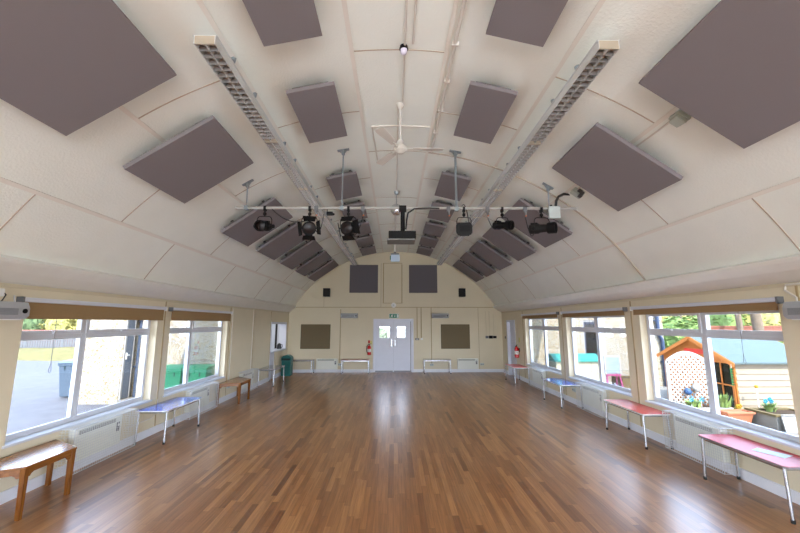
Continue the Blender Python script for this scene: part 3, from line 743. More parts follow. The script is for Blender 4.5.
def spot(kind, x, drop, aim, label, cable, scale=1.0, body='black_metal'):
    """hung lantern: clamp, yoke, body, lens; aim = (yaw about z, tilt down) in degrees, 0 = towards the camera"""
    w = thing('stage_spotlight', label, 'spotlight', (x, BY, BZ), 0, 'stage lanterns on the lighting bar')
    MB().box(-0.02, -0.034, -0.05, 0.02, 0.034, 0.032).cyl((0, 0, -0.05), (0, 0, -0.14), 0.014, n=8).box(-0.024, -0.018, -0.12, 0.024, 0.018, -0.08).build('clamp', 'black_metal', w, bevel=0.003)
    hw = 0.12 * scale; zc = -drop
    yk = MB().tube([(-hw, 0, zc), (-hw, 0, -0.20), (-hw + 0.02, 0, -0.155), (-hw + 0.05, 0, -0.145), (hw - 0.05, 0, -0.145), (hw - 0.02, 0, -0.155), (hw, 0, -0.20), (hw, 0, zc)], 0.007, 6)
    yk.build('yoke', 'dark_metal', w)
    A = T((0, 0, zc)) @ R(math.radians(aim[0]), 'Z') @ R(math.radians(aim[1]), 'X') @ R(math.radians(90), 'X')   # local +z = beam direction (-y)
    s = scale
    if kind == 'profile':
        bo = MB().lathe([(0.02, -0.20 * s), (0.075 * s, -0.19 * s), (0.08 * s, -0.06 * s), (0.065 * s, -0.03 * s), (0.06 * s, 0.10 * s), (0.055 * s, 0.10 * s)], A, 18)
        bo.obox(A @ T((0, 0.07 * s, -0.12 * s)), 0.09 * s, 0.05 * s, 0.10 * s).build('lamp_house', body, w, smooth=True)
        MB().lathe([(0.062 * s, 0.08 * s), (0.085 * s, 0.085 * s), (0.092 * s, 0.10 * s), (0.092 * s, 0.21 * s), (0.078 * s, 0.21 * s), (0.075 * s, 0.14 * s)], A, 18).build('lens_barrel', 'black_metal', w, smooth=True)
        MB().lathe([(0.074 * s, 0.155 * s), (0.05 * s, 0.165 * s), (0.001, 0.17 * s)], A, 18).build('lens', 'lens', w, smooth=True)
        for sx in (-1, 1): MB().cyl((sx * (hw - 0.03), 0, zc), (sx * (hw + 0.05), 0, zc), 0.012, n=8).cyl((sx * (hw + 0.015), 0, zc), (sx * (hw + 0.045), 0, zc), 0.03, n=12).build('tilt_knob', 'black_metal', w)
    elif kind == 'fresnel':
        MB().lathe([(0.02, -0.17 * s), (0.085 * s, -0.15 * s), (0.105 * s, -0.10 * s), (0.11 * s, 0.06 * s), (0.10 * s, 0.075 * s), (0.085 * s, 0.07 * s)], A, 20).obox(A @ T((0, -0.105 * s, -0.03 * s)), 0.11 * s, 0.05 * s, 0.15 * s).build('lamp_house', body, w, smooth=True)
        MB().lathe([(0.09 * s, 0.05 * s), (0.088 * s, 0.068 * s), (0.05 * s, 0.08 * s), (0.001, 0.085 * s)], A, 20).build('lens', 'lens', w, smooth=True)
        for q in range(4):
            B = A @ R(q * PI / 2 + (0.12 if q % 2 else 0), 'Z') @ T((0, 0.112 * s, 0.075 * s)) @ R(math.radians(-(62 if q % 2 else 52)), 'X')
            wd = 0.19 if q % 2 else 0.17
            MB().prism([(-wd / 2 * s, 0), (wd / 2 * s, 0), (wd * 0.62 * s, 0.12 * s), (-wd * 0.62 * s, 0.12 * s)], B, 0.004).build('barn_door', 'black_metal', w)
        for sx in (-1, 1): MB().cyl((sx * 0.095, 0, zc), (sx * (hw + 0.03), 0, zc), 0.012, n=8).build('tilt_knob', 'black_metal', w)
    else:
        MB().prism([(-0.13 * s, -0.06 * s), (-0.10 * s, -0.10 * s), (0.10 * s, -0.10 * s), (0.13 * s, -0.06 * s), (0.13 * s, 0.06 * s), (0.10 * s, 0.10 * s), (-0.10 * s, 0.10 * s), (-0.13 * s, 0.06 * s)], A @ T((0, 0, -0.10)), 0.17 * s).build('lamp_house', body, w, bevel=0.008)
        MB().obox(A @ T((0.01, 0.015, 0.066 * s)), 0.17 * s, 0.10 * s, 0.012).build('lens', 'black_metal', w)
        MB().obox(A @ T((0, -0.10 * s, 0.02)), 0.16 * s, 0.03, 0.08).build('tilt_knob', 'dark_metal', w)
    MB().tube(cable, 0.007, 6).build('power_cable', 'cable_black', w, smooth=True)
    return w
def hang(p0, p1, sag, n=14):
    p0 = Vector(p0); p1 = Vector(p1)
    return [p0.lerp(p1, i / n) + Vector((0, 0, -sag * 4 * (i / n) * (1 - i / n))) for i in range(n + 1)]
spot('profile', -2.14, 0.31, (0, 12), 'black profile spotlight at the left end of the lighting bar', hang((0.10, -0.01, 0.0), (0.84, -0.03, -0.15), 0.16))
spot('fresnel', -1.40, 0.34, (12, 18), 'black spotlight with barn doors, second from the left on the bar', hang((0.10, 0.05, -0.36), (0.24, -0.02, -0.10), 0.15), 1.05)
spot('fresnel', -0.76, 0.34, (-14, 14), 'black spotlight with amber lens, third from left beside the projector', hang((0.06, 0.08, -0.42), (0.24, -0.03, -0.15), 0.12), 1.05)
spot('flood', 1.16, 0.34, (-8, 20), 'dark boxy floodlight hung right of the projector', hang((0.10, 0.05, -0.28), (-0.02, 0.05, 0.06), -0.16), 1.0, 'dark_metal')
spot('profile', 1.80, 0.28, (38, 10), 'small black spotlight second from the right on the bar', hang((-0.06, 0.05, -0.30), (-0.25, -0.03, -0.15), 0.10), 0.85)
spot('profile', 2.46, 0.33, (52, 4), 'black profile spotlight at the right end, turned to the right', hang((-0.10, 0.06, -0.34), (-0.28, -0.03, -0.14), 0.20), 1.05, 'dark_metal')
w = thing('cable_coupler', 'small black cable connector hanging below the bar between left spotlights', 'connector', (-1.07, BY, BZ))
MB().box(-0.05, -0.025, -0.12, 0.05, 0.025, -0.06).cyl((0.05, 0, -0.09), (0.075, 0, -0.11), 0.018, n=8).build('plug', 'black_metal', w, bevel=0.004)
MB().tube(hang((-0.05, 0, -0.08), (-0.03, 0, -0.02), -0.02), 0.006, 6).build('lead', 'cable_black', w)
w = thing('junction_box', 'grey switch box clamped on the right end of the lighting bar', 'box', (2.66, BY, BZ))
MB().box(-0.10, -0.08, -0.17, 0.09, -0.026, 0.035).build('base_box', 'box_grey', w, bevel=0.008)
for x in (-0.05, 0.03): MB().cyl((x, -0.05, 0.035), (x, -0.05, 0.06), 0.018, n=10).build('cable_gland', 'black_metal', w)
MB().tube([(0.03, -0.05, 0.05), (0.04, -0.06, 0.13), (0.08, -0.07, 0.20), (0.16, -0.08, 0.24), (0.26, -0.09, 0.235)], 0.022, 10).build('flexible_conduit', 'cable_black', w, smooth=True)
w = thing('projector', 'black ceiling projector on a pole under the lighting bar', 'projector', (0.13, BY, BZ))
MB().cyl((0.01, 0, 0.03), (0.01, 0, -0.42), 0.036, n=14).box(-0.05, -0.04, -0.05, 0.07, 0.04, 0.045).build('pole', 'black_metal', w, smooth=True)
MB().box(-0.22, -0.16, -0.55, 0.22, 0.16, -0.415).build('body', 'projector_case', w, bevel=0.012)
for x in (-0.085, 0.10): MB().cyl((x, -0.165, -0.48), (x, -0.155, -0.48), 0.052, n=20).box(x - 0.075, -0.164, -0.53, x + 0.075, -0.157, -0.44).build('lens_recess', 'black_metal', w)
MB().box(-0.245, -0.19, -0.575, 0.21, 0.16, -0.55).build('mounting_tray', 'tray_grey', w, bevel=0.006)
MB().tube([(0.06, -0.02, -0.36), (0.075, -0.03, -0.2), (0.10, -0.03, -0.08), (0.2, -0.03, -0.01), (0.45, -0.028, 0.004), (0.62, -0.024, 0.0)], 0.014, 8).build('cable', 'cable_black', w, smooth=True)

# ------------------------------------------------------------------ far wall fittings
for x0, x1, sd in ((-3.83, -2.64, 'left of the doors'), (1.96, 3.13, 'right of the doors')):
    w = thing('notice_board', 'brown fabric notice board on the far wall, %s' % sd, 'notice board', ((x0 + x1) / 2, YF, 0.95), 0, 'notice boards')
    hw = (x1 - x0) / 2
    MB().box(-hw, -0.02, 0, hw, 0, 0.97).build('board', 'pinboard', w)
    MB().box(-hw - 0.01, -0.026, -0.01, -hw + 0.006, 0, 0.98).box(hw - 0.006, -0.026, -0.01, hw + 0.01, 0, 0.98).box(-hw, -0.026, -0.01, hw, 0, 0.006).box(-hw, -0.026, 0.964, hw, 0, 0.98).build('edge_frame', 'timber_edge', w)
for x, sd in ((-2.79, 'left'), (2.83, 'right')):
    w = thing('loudspeaker', 'small black wall loudspeaker high on the %s of the far gable' % sd, 'speaker', (x, YF, 3.07), 0, 'gable loudspeakers')
    MB().prism([(-0.14, -0.02), (0.14, -0.02), (0.115, 0.22), (-0.115, 0.22)], T((0, -0.26, 0)) , 0.34).build('cabinet', 'black_metal', w, bevel=0.008)
    MB().box(-0.12, -0.288, 0.02, 0.12, -0.278, 0.32).build('grille', 'dark_metal', w)
    MB().box(-0.03, -0.06, 0.12, 0.03, 0, 0.22).build('wall_bracket', 'black_metal', w)
def fan_heater(label, loc, rz, ln):
    """wall unit: local x along the wall, -y into the room"""
    w = thing('wall_heater', label, 'heater', loc, rz, 'grey wall fan heaters')
    MB().prism([(0, 0), (-0.15, 0), (-0.19, 0.035), (-0.19, 0.12), (-0.16, 0.19), (0, 0.19)], Matrix(((0, 0, 1, -ln / 2), (1, 0, 0, 0), (0, 1, 0, 0), (0, 0, 0, 1))), ln).build('casing', 'heater_unit', w, bevel=0.01)
    g = MB()
    for i in range(6): g.box(-ln / 2 + 0.06, -0.195, 0.048 + 0.012 * i, ln / 2 - 0.14, -0.188, 0.055 + 0.012 * i)
    g.build('grille', 'heater_unit_grille', w)
    MB().cyl((ln / 2 - 0.065, -0.19, 0.09), (ln / 2 - 0.065, -0.2, 0.09), 0.026, n=16).build('control_knob', 'black_metal', w)
    MB().box(-ln / 2 + 0.05, -0.15, -0.012, ln / 2 - 0.05, -0.03, 0.0).build('outlet', 'label_white', w)
    MB().tube([(ln / 2 - 0.03, -0.03, 0.19), (ln / 2 - 0.03, -0.015, 0.235), (ln / 2 - 0.03, -0.012, 0.27)], 0.008, 6).build('supply_cable', 'cord_white', w)
    return w
fan_heater('grey wall heater on the far wall above the left orange table', (-1.85, YF, 2.19), 0, 0.70)
fan_heater('grey wall heater on the far wall right of the doors', (1.92, YF, 2.19), 0, 0.70)
fan_heater('grey wall heater at the left edge, beside the near left blind', (XL, 3.93, 2.03), PI / 2, 0.82)
fan_heater('grey wall heater at the right edge, beside the near right blind', (XR, 3.66, 2.03), -PI / 2, 0.82)
# exit sign: white running figure, arrow and doorway on green
w = thing('exit_sign', 'green running-man exit sign above the white double doors', 'sign', (0, YF, 2.18))
MB().box(-0.20, -0.06, 0, 0.20, 0, 0.19).build('light_box', 'sign_white', w, bevel=0.004)
MB().box(-0.19, -0.064, 0.01, 0.19, -0.059, 0.18).build('sign_face', 'sign_green', w)
pg = MB()
def pp(pts): pg.prism(pts, Matrix(((1, 0, 0, 0), (0, 0, 1, -0.068), (0, 1, 0, 0), (0, 0, 0, 1))), 0.005)
pp([(0.12, 0.03), (0.18, 0.03), (0.18, 0.16), (0.12, 0.16)])                                    # doorway
pp([(0.035, 0.05), (0.015, 0.09), (0.028, 0.09), (0.028, 0.145), (0.042, 0.145), (0.042, 0.09), (0.055, 0.09)])   # arrow
ox = -0.10
pg.cyl((ox + 0.022, -0.069, 0.145), (ox + 0.022, -0.063, 0.145), 0.013, n=12)                   # head
pp([(ox - 0.012, 0.085), (ox + 0.012, 0.135), (ox + 0.030, 0.128), (ox + 0.012, 0.080)])       # trunk
pp([(ox + 0.014, 0.130), (ox + 0.045, 0.108), (ox + 0.050, 0.116), (ox + 0.026, 0.136)])       # arm forward
pp([(ox + 0.004, 0.128), (ox - 0.032, 0.112), (ox - 0.026, 0.103), (ox + 0.010, 0.118)])       # arm back
pp([(ox - 0.004, 0.088), (ox + 0.028, 0.068), (ox + 0.022, 0.035), (ox + 0.034, 0.034), (ox + 0.042, 0.074), (ox + 0.010, 0.094)])
pp([(ox - 0.012, 0.088), (ox - 0.020, 0.058), (ox - 0.050, 0.048), (ox - 0.050, 0.036), (ox - 0.010, 0.048), (ox + 0.006, 0.084)])
pg.build('pictogram', 'sign_white', w)
MB().cyl((0, -0.012, 0.19), (0, -0.012, 0.42), 0.008, n=6).build('supply_conduit', 'cream_trim', w)
w = thing('alarm_bell', 'round white alarm disc on the gable above the exit sign', 'alarm', (-0.02, YF, 2.72))
Mx = R(PI / 2, 'X')
MB().lathe([(0.10, 0), (0.105, 0.03), (0.09, 0.055), (0.05, 0.065), (0.001, 0.066)], Mx).build('disc', 'label_white', w, smooth=True)
MB().lathe([(0.035, 0.064), (0.03, 0.076), (0.001, 0.078)], Mx).build('hub', 'box_grey', w, smooth=True)
w = thing('loft_hatch', 'cream loft hatch with shade-toned edge high in the far gable', 'hatch', (-0.05, YF, 2.80))
MB().box(-0.38, -0.016, 0.02, 0.36, 0, 1.69).build('panel', 'cream_wall', w)
MB().box(-0.42, -0.022, 0, -0.38, 0, 1.71).box(0.36, -0.03, 0.0, 0.40, 0, 1.66).box(-0.38, -0.022, 1.69, 0.40, 0, 1.71).box(-0.38, -0.022, 0, 0.36, 0, 0.02).build('edge_frame', 'trunk_shade_tan', w)  # brown edge colour draws the shading lines round the hatch
def extinguisher(label, loc, rz):
    w = thing('fire_extinguisher', label, 'fire extinguisher', loc, rz, 'red fire extinguishers')
    M = T((0, -0.10, 0))
    MB().lathe([(0.06, 0), (0.075, 0.01), (0.075, 0.30), (0.06, 0.35), (0.03, 0.375), (0.022, 0.39), (0.001, 0.39)], M, 20).build('cylinder', 'red_paint', w, smooth=True)
    MB().lathe([(0.0765, 0.12), (0.0765, 0.24), (0.075, 0.24)], M, 20).build('label', 'label_white', w, smooth=True)
    MB().box(-0.018, -0.118, 0.385, 0.018, -0.082, 0.43).obox(T((0.03, -0.10, 0.445)) @ R(math.radians(-18), 'Y'), 0.13, 0.02, 0.012).obox(T((0.035, -0.10, 0.42)), 0.11, 0.02, 0.010).build('valve', 'black_metal', w, bevel=0.003)
    MB().tube([(-0.015, -0.10, 0.41), (-0.06, -0.11, 0.40), (-0.10, -0.11, 0.34), (-0.105, -0.11, 0.2), (-0.09, -0.105, 0.1)], 0.012, 8).build('hose', 'black_metal', w, smooth=True)
    MB().box(-0.04, -0.03, 0.2, 0.04, 0, 0.34).build('wall_bracket', 'black_metal', w)
    return w
extinguisher('red fire extinguisher on the far wall left of the double doors', (-1.01, YF, 0.70), 0)
w = thing('fire_sign', 'small red and yellow fire notice above the far extinguisher', 'sign', (-1.02, YF, 1.16))
MB().box(-0.045, -0.006, 0, 0.035, 0, 0.12).build('red_plate', 'sign_red', w); MB().box(0.04, -0.006, -0.03, 0.12, 0, 0.10).build('yellow_plate', 'sign_yellow', w)
extinguisher('red fire extinguisher on the right wall beside the farthest window', (XR, 13.5, 0.76), -PI / 2)
w = thing('fire_sign', 'small yellow fire notice on the right wall above the extinguisher', 'sign', (XR, 13.45, 1.30), -PI / 2)
MB().box(-0.07, -0.006, 0, 0.07, 0, 0.17).build('yellow_plate', 'sign_yellow', w)
def trunk(name, x, z0, z1, wd, label):
    o = MB().box(x - wd / 2, YF - 0.022, z0, x + wd / 2, YF, z1).build(name, 'trunk_shade_tan'); tag(o, label, 'conduit')
trunk('cable_trunking', 0.96, 1.36, 2.62, 0.035, 'cream cable trunking running down to the grey switch by the doors')
trunk('cable_trunking', 1.13, 1.36, 2.62, 0.035, 'cream cable trunking running down to the white switch by the doors')
trunk('cable_trunking', 1.55, 0.33, 2.62, 0.03, 'cream cable trunking dropping behind the far right grey table')
trunk('cable_trunking', -2.22, 0.36, 2.55, 0.03, 'cream cable trunking between left notice board and left wall heater')
w = thing('switch_plate', 'grey light switch on far wall right of the double doors', 'switch', (0.96, YF, 1.29))
MB().box(-0.08, -0.03, 0, 0.08, 0, 0.075).build('plate', 'socket_grey', w, bevel=0.004); MB().box(-0.04, -0.036, 0.02, -0.01, -0.03, 0.055).box(0.01, -0.036, 0.02, 0.04, -0.03, 0.055).build('rocker', 'label_white', w)
w = thing('switch_plate', 'small white switch plate beside the grey light switch', 'switch', (1.15, YF, 1.29))
MB().box(-0.045, -0.025, 0, 0.045, 0, 0.085).build('plate', 'label_white', w, bevel=0.004); MB().box(-0.015, -0.032, 0.025, 0.015, -0.025, 0.06).build('rocker', 'label_white', w)
w = thing('socket_panel', 'row of dark control boxes in the far right corner', 'control panel', (4.0, YF, 1.36))
MB().box(-0.20, -0.05, 0, -0.08, 0, 0.10).build('small_box', 'socket_grey', w, bevel=0.004); MB().box(-0.06, -0.06, -0.01, 0.09, 0, 0.11).build('black_box', 'black_metal', w, bevel=0.004); MB().box(0.11, -0.05, 0.0, 0.25, 0, 0.10).build('right_box', 'dark_metal', w, bevel=0.004)
MB().tube([(-0.02, -0.012, 0.11), (-0.02, -0.012, 1.12)], 0.012, 6).tube([(0.15, -0.012, 0.10), (0.15, -0.012, 1.0)], 0.01, 6).tube([(-0.16, -0.012, 0.10), (-0.16, -0.012, 1.1)], 0.01, 6).build('supply_conduit', 'cream_trim', w)
w = thing('switch_plate', 'tiny dark switch on the right wall near its corner', 'switch', (XR, 15.1, 1.37), -PI / 2)
MB().box(-0.04, -0.02, 0, 0.04, 0, 0.09).build('plate', 'socket_grey', w, bevel=0.003); MB().box(-0.012, -0.026, 0.03, 0.012, -0.02, 0.06).build('rocker', 'black_metal', w)
def socket(label, loc, rz):
    w = thing('wall_socket', label, 'socket', loc, rz, 'wall sockets')
    MB().box(-0.075, -0.03, 0, 0.075, 0, 0.09).build('plate', 'box_grey', w, bevel=0.004); MB().box(-0.05, -0.034, 0.03, -0.02, -0.03, 0.06).box(0.02, -0.034, 0.03, 0.05, -0.03, 0.06).build('outlet', 'socket_grey', w)
socket('double socket on the far wall under the right grey table', (1.55, YF, 0.25), 0)
socket('double socket on the far wall right of the left heater', (-2.2, YF, 0.27), 0)
socket('double socket on the far wall right of the right heater', (3.62, YF, 0.27), 0)
socket('double socket on the left wall behind the far wooden table', (XL, 10.15, 0.30), PI / 2)
socket('double socket on the right wall behind the blue-topped table', (XR, 9.5, 0.30), -PI / 2)

# ------------------------------------------------------------------ panel heaters and their wire guards
def heater(label, loc, rz, ln=0.86):
    w = thing('panel_heater', label, 'heater', loc, rz, 'white electric panel heaters')
    hw = ln / 2
    MB().box(-hw, -0.115, 0.0, hw, -0.02, 0.42).build('body', 'panel_heater', w, bevel=0.012)
    g = MB()
    for i in range(4): g.box(-hw + 0.05, -0.119, 0.345 + 0.015 * i, hw - 0.14, -0.114, 0.353 + 0.015 * i)
    g.build('grille', 'heater_grille', w)
    MB().box(hw - 0.11, -0.121, 0.20, hw - 0.05, -0.114, 0.33).build('control_panel', 'socket_grey', w)
    MB().cyl((hw - 0.08, -0.121, 0.29), (hw - 0.08, -0.13, 0.29), 0.018, n=12).build('control_knob', 'label_white', w)
    MB().box(-hw + 0.12, -0.02, 0.05, -hw + 0.16, 0, 0.36).box(hw - 0.16, -0.02, 0.05, hw - 0.12, 0, 0.36).build('wall_bracket', 'rail_shade_grey', w)
    return w
def guard(label, loc, rz, ln=1.2, h=0.56, d=0.21, pitch=0.035):
    w = thing('heater_guard', label, 'heater guard', loc, rz, 'wire mesh heater guards')
    hw = ln / 2; r = 0.0016
    f = MB(); e_ = 0.005
    for x in (-hw, hw):
        f.tube([(x, -0.002, 0), (x, -d, 0), (x, -d, h), (x, -0.002, h)], e_, 6)
    for y, z in ((-d, 0), (-d, h), (-0.006, h)): f.tube([(-hw, y, z), (hw, y, z)], e_, 6)
    f.build('rim', 'guard_wire', w)
    b = MB()
    nx = int(ln / pitch); nz = int(h / pitch); ny = int(d / pitch)
    for i in range(nx + 1):
        x = -hw + ln * i / nx; b.box(x - r, -d - r, 0, x + r, -d + r, h); b.box(x - r, -d, h - r, x + r, 0, h + r)
    for j in range(nz + 1):
        z = h * j / nz; b.box(-hw, -d - r, z - r, hw, -d + r, z + r)
        for x in (-hw, hw): b.box(x - r, -d, z - r, x + r, 0, z + r)
    for q in range(1, ny + 1):
        y = -d * q / ny; b.box(-hw, y - r, h - r, hw, y + r, h + r)
        for x in (-hw, hw): b.box(x - r, y - r, 0, x + r, y + r, h)
    b.build('wire_mesh', 'guard_wire', w)
HL = [(5.76, 5.72, 'under the nearest left window'), (8.56, 8.52, 'under the second left window'), (11.26, 11.22, 'on the left wall between wooden and grey tables')]
for yg, yh, t in HL:
    heater('white panel heater ' + t, (XL, yh, 0.15), PI / 2)
    guard('wire mesh guard over the panel heater ' + t, (XL, yg, 0.05), PI / 2, 1.0 if yg > 11 else 1.2)
HR = [(5.60, 5.60, 'under the nearest right window'), (8.46, 8.46, 'under the middle right window'), (11.6, 11.6, 'under the farthest right window')]
for yg, yh, t in HR:
    heater('white panel heater ' + t, (XR, yh, 0.15), -PI / 2)
    guard('wire mesh guard over the panel heater ' + t, (XR, yg, 0.05), -PI / 2, 1.05)
heater('white panel heater on the far wall below the left notice board', (-2.72, YF, 0.13), 0)
heater('white panel heater on the far wall below the right notice board', (3.02, YF, 0.13), 0)
# surface pipes on the walls
path('conduit_pipe', [(XL + 0.012, 6.4, 0.30), (XL + 0.012, 7.05, 0.30), (XL + 0.012, 7.17, 0.36), (XL + 0.012, 7.17, 0.6)], 0.010, 'white cable conduit on the left wall behind the blue table')
path('conduit_pipe', [(XR - 0.015, 3.9, 2.42), (XR - 0.015, 4.15, 2.42), (XR - 0.015, 4.17, 2.36), (XR - 0.015, 4.06, 2.27), (XR - 0.015, 4.05, 2.05)], 0.012, 'bent cream conduit on the right wall above the wall heater')
path('conduit_pipe', [(XL + 0.012, 10.15, 0.35), (XL + 0.012, 10.15, 2.40)], 0.010, 'cream conduit down the left wall to the far wooden table')
path('conduit_pipe', [(XL + 0.015, 11.62, 0.6), (XL + 0.015, 11.62, 2.40)], 0.010, 'cream conduit down the left wall above the third heater')
# small white camera at the upper left
w = thing('wall_camera', 'small white security camera on the left wall above the heater', 'camera', (XL, 4.02, 2.27))
MB().box(0.0, -0.03, 0.02, 0.03, 0.03, 0.10).box(0.03, -0.012, 0.05, 0.09, 0.012, 0.075).build('wall_bracket', 'black_metal', w)
MB().box(0.07, -0.05, 0.0, 0.15, 0.05, 0.085).build('body', 'label_white', w, bevel=0.008)
MB().cyl((0.11, -0.05, 0.04), (0.11, -0.06, 0.04), 0.022, n=12).build('lens', 'black_metal', w)
MB().tube([(0.05, 0.05, 0.06), (0.04, 0.12, 0.07), (0.03, 0.18, 0.03), (0.02, 0.16, -0.03), (0.012, 0.14, -0.06)], 0.006, 6).build('cable', 'cable_black', w)

# ------------------------------------------------------------------ roller blinds
def blind(label, sg, y0, y1, drop, cordy=None, cordz=1.4):
    X = XL if sg < 0 else XR
    w = thing('roller_blind', label, 'blind', (X, (y0 + y1) / 2, 2.26), 0, 'brown roller blinds over the windows'); c = (y0 + y1) / 2; hl = (y1 - y0) / 2
    MB().box(-sg * 0.012, -hl, -0.03, -sg * 0.075, hl, 0.025).build('cassette', 'blind_tube', w, bevel=0.012)
    MB().box(-sg * 0.045, -hl + 0.03, -drop, -sg * 0.041, hl - 0.03, -0.02).build('fabric', 'blind_fabric', w)
    MB().box(-sg * 0.037, -hl + 0.03, -drop - 0.006, -sg * 0.05, hl - 0.03, -drop + 0.012).build('bottom_bar', 'blind_fabric', w, bevel=0.003)
    for s_ in (-1, 1): MB().box(0, s_ * hl - 0.012, -0.05, -sg * 0.08, s_ * hl + 0.012, 0.03).build('bracket', 'socket_grey' if s_ < 0 else 'label_white', w)
    if cordy is not None:
        q = cordy - c; zb = cordz - 2.26
        MB().tube([(sg * 0.07, q, -drop + 0.0), (sg * 0.07, q + 0.004, zb + 0.12), (sg * 0.07, q - 0.02, zb + 0.03), (sg * 0.07, q, zb), (sg * 0.07, q + 0.02, zb + 0.03), (sg * 0.07, q + 0.006, zb + 0.14)], 0.003, 6).build('pull_cord', 'socket_grey', w)
    return w
blind('brown roller blind over the nearest left window', -1, 4.36, 7.09, 0.22, 4.98, 1.35)
blind('brown roller blind over the second left window', -1, 7.28, 9.97, 0.22)
blind('brown roller blind over the nearest right window', 1, 4.22, 6.90, 0.12, 4.88, 1.45)
blind('brown roller blind over the middle right window', 1, 7.12, 9.84, 0.12)
blind('brown roller blind over the farthest right window', 1, 10.10, 12.92, 0.12)

# ------------------------------------------------------------------ tables
def steel_table(label, x0, x1, y0, y1, top, edge, h=0.54):
    """thin laminate top, bent tube frame with legs at the corners"""
    cx, cy = (x0 + x1) / 2, (y0 + y1) / 2
    w = thing('low_table', label, 'table', (cx, cy, 0), 0, 'low tables along the hall walls')
    hx, hy = (x1 - x0) / 2, (y1 - y0) / 2; c = 0.03
    P = [(-hx + c, -hy), (hx - c, -hy), (hx, -hy + c), (hx, hy - c), (hx - c, hy), (-hx + c, hy), (-hx, hy - c), (-hx, -hy + c)]
    MB().prism(P, T((0, 0, h - 0.003)), 0.003).build('table_top', top, w)
    MB().prism(P, T((0, 0, h - 0.024)), 0.021).build('edge_band', edge, w, bevel=0.003)
    r = 0.016; ix, iy = hx - 0.035, hy - 0.05
    MB().box(-ix, -iy, h - 0.054, ix, -iy + 0.02, h - 0.024).box(-ix, iy - 0.02, h - 0.054, ix, iy, h - 0.024).box(-ix, -iy, h - 0.054, -ix + 0.02, iy, h - 0.024).box(ix - 0.02, -iy, h - 0.054, ix, iy, h - 0.024).build('under_frame', 'chrome', w)
    for sx in (-1, 1):
        for sy in (-1, 1):
            a = (sx * ix, sy * iy, h - 0.03); bb = (sx * (ix + 0.008), sy * (iy + 0.02), 0.03)
            lg = MB().cyl(a, bb, r, n=12).build('leg', 'chrome', w, smooth=True)
            MB().cyl((bb[0], bb[1], 0.0), (bb[0], bb[1], 0.035), r + 0.004, n=12).build('foot_cap', 'rubber', lg)
    return w
steel_table('low chrome-legged table with glossy blue top by the left wall', XL + 0.05, -3.78, 6.53, 7.68, 'table_blue', 'table_edge')
steel_table('low grey table with chrome legs by the left serving hatch', XL + 0.05, -3.76, 12.10, 13.24, 'table_grey', 'table_edge_dark')
steel_table('low red table on the right wall nearest the far corner', 3.94, XR - 0.03, 12.43, 13.50, 'table_red', 'table_edge')
steel_table('low chrome-legged table with blue top under the right windows', 3.92, XR - 0.03, 9.00, 10.08, 'table_blue', 'table_edge')
steel_table('low red table in the middle of the right wall, between two heaters', 4.00, XR - 0.03, 6.17, 7.33, 'table_red', 'table_edge')
steel_table('low dull red table nearest on the right, paper lying on it', 3.98, XR - 0.03, 3.96, 5.08, 'table_pink', 'table_edge_dark')
steel_table('low grey table against the far wall in the left corner', -4.28, -3.22, 15.02, 15.52, 'table_grey', 'table_edge_dark')
steel_table('low orange-topped table against the far wall left of the doors', -2.10, -0.98, 15.02, 15.52, 'table_orange', 'table_edge_dark')
steel_table('low grey table against the far wall right of the doors', 1.18, 2.28, 15.02, 15.52, 'table_grey', 'table_edge_dark')
b = MB()
P = [(4.12, 4.47), (4.26, 4.54), (4.40, 4.27), (4.23, 4.20)]
b.add([(x, y, z) for z in (0.5405, 0.5425) for x, y in P], [(3, 2, 1, 0), (4, 5, 6, 7), (0, 1, 5, 4), (1, 2, 6, 5), (2, 3, 7, 6), (3, 0, 4, 7)])
tag(b.build('paper_sheet', 'paper'), 'pale sheet of paper lying on the nearest dull red table', 'paper')

def oak_table(label, yb0, yf0, yf1, yb1, xb, xf, h=0.52):
    """half-hexagon top: long side on the wall; shaped aprons; four square legs"""
    cy = (yb0 + yb1) / 2
    w = thing('wooden_table', label, 'table', (xb, cy, 0), 0, 'oak half-hexagon tables'); D = xf - xb
    top = [(0, yb0 - cy), (D, yf0 - cy), (D, yf1 - cy), (0, yb1 - cy)]
    MB().prism(top, T((0, 0, h - 0.022)), 0.022).build('table_top', 'oak', w, bevel=0.005)
    i_ = 0.035
    corners = [(i_, yb0 - cy + 0.07), (D - i_, yf0 - cy + 0.025), (D - i_, yf1 - cy - 0.025), (i_, yb1 - cy - 0.07)]
    for x, y in corners:
        s = 0.026
        MB().add([(x - s * 0.8, y - s * 0.8, 0), (x + s * 0.8, y - s * 0.8, 0), (x + s * 0.8, y + s * 0.8, 0), (x - s * 0.8, y + s * 0.8, 0), (x - s, y - s, h - 0.022), (x + s, y - s, h - 0.022), (x + s, y + s, h - 0.022), (x - s, y + s, h - 0.022)],
                 [(0, 3, 2, 1), (4, 5, 6, 7), (0, 1, 5, 4), (1, 2, 6, 5), (2, 3, 7, 6), (3, 0, 4, 7)]).build('leg', 'oak_leg', w, bevel=0.003)
    for q in range(4):
        a = Vector((*corners[q], 0)); bb = Vector((*corners[(q + 1) % 4], 0)); d = bb - a; ln = d.length
        M = T((a.x, a.y, h - 0.022)) @ R(math.atan2(d.y, d.x), 'Z') @ R(PI / 2, 'X') @ T((0, 0, -0.009))
        k_ = min(0.10, ln * 0.25)
        P = [(0.0, 0), (ln, 0), (ln, -0.095), (ln - k_ * 0.55, -0.095), (ln - k_ * 0.7, -0.075), (ln - k_ * 0.95, -0.06), (k_ * 0.95, -0.06), (k_ * 0.7, -0.075), (k_ * 0.55, -0.095), (0, -0.095)]
        MB().prism(P, M, 0.018).build('apron', 'oak', w)
    return w
oak_table('oak half-hexagon table nearest the camera by the left wall', 3.84, 4.15, 4.77, 5.08, XL + 0.04, -3.79, 0.52)
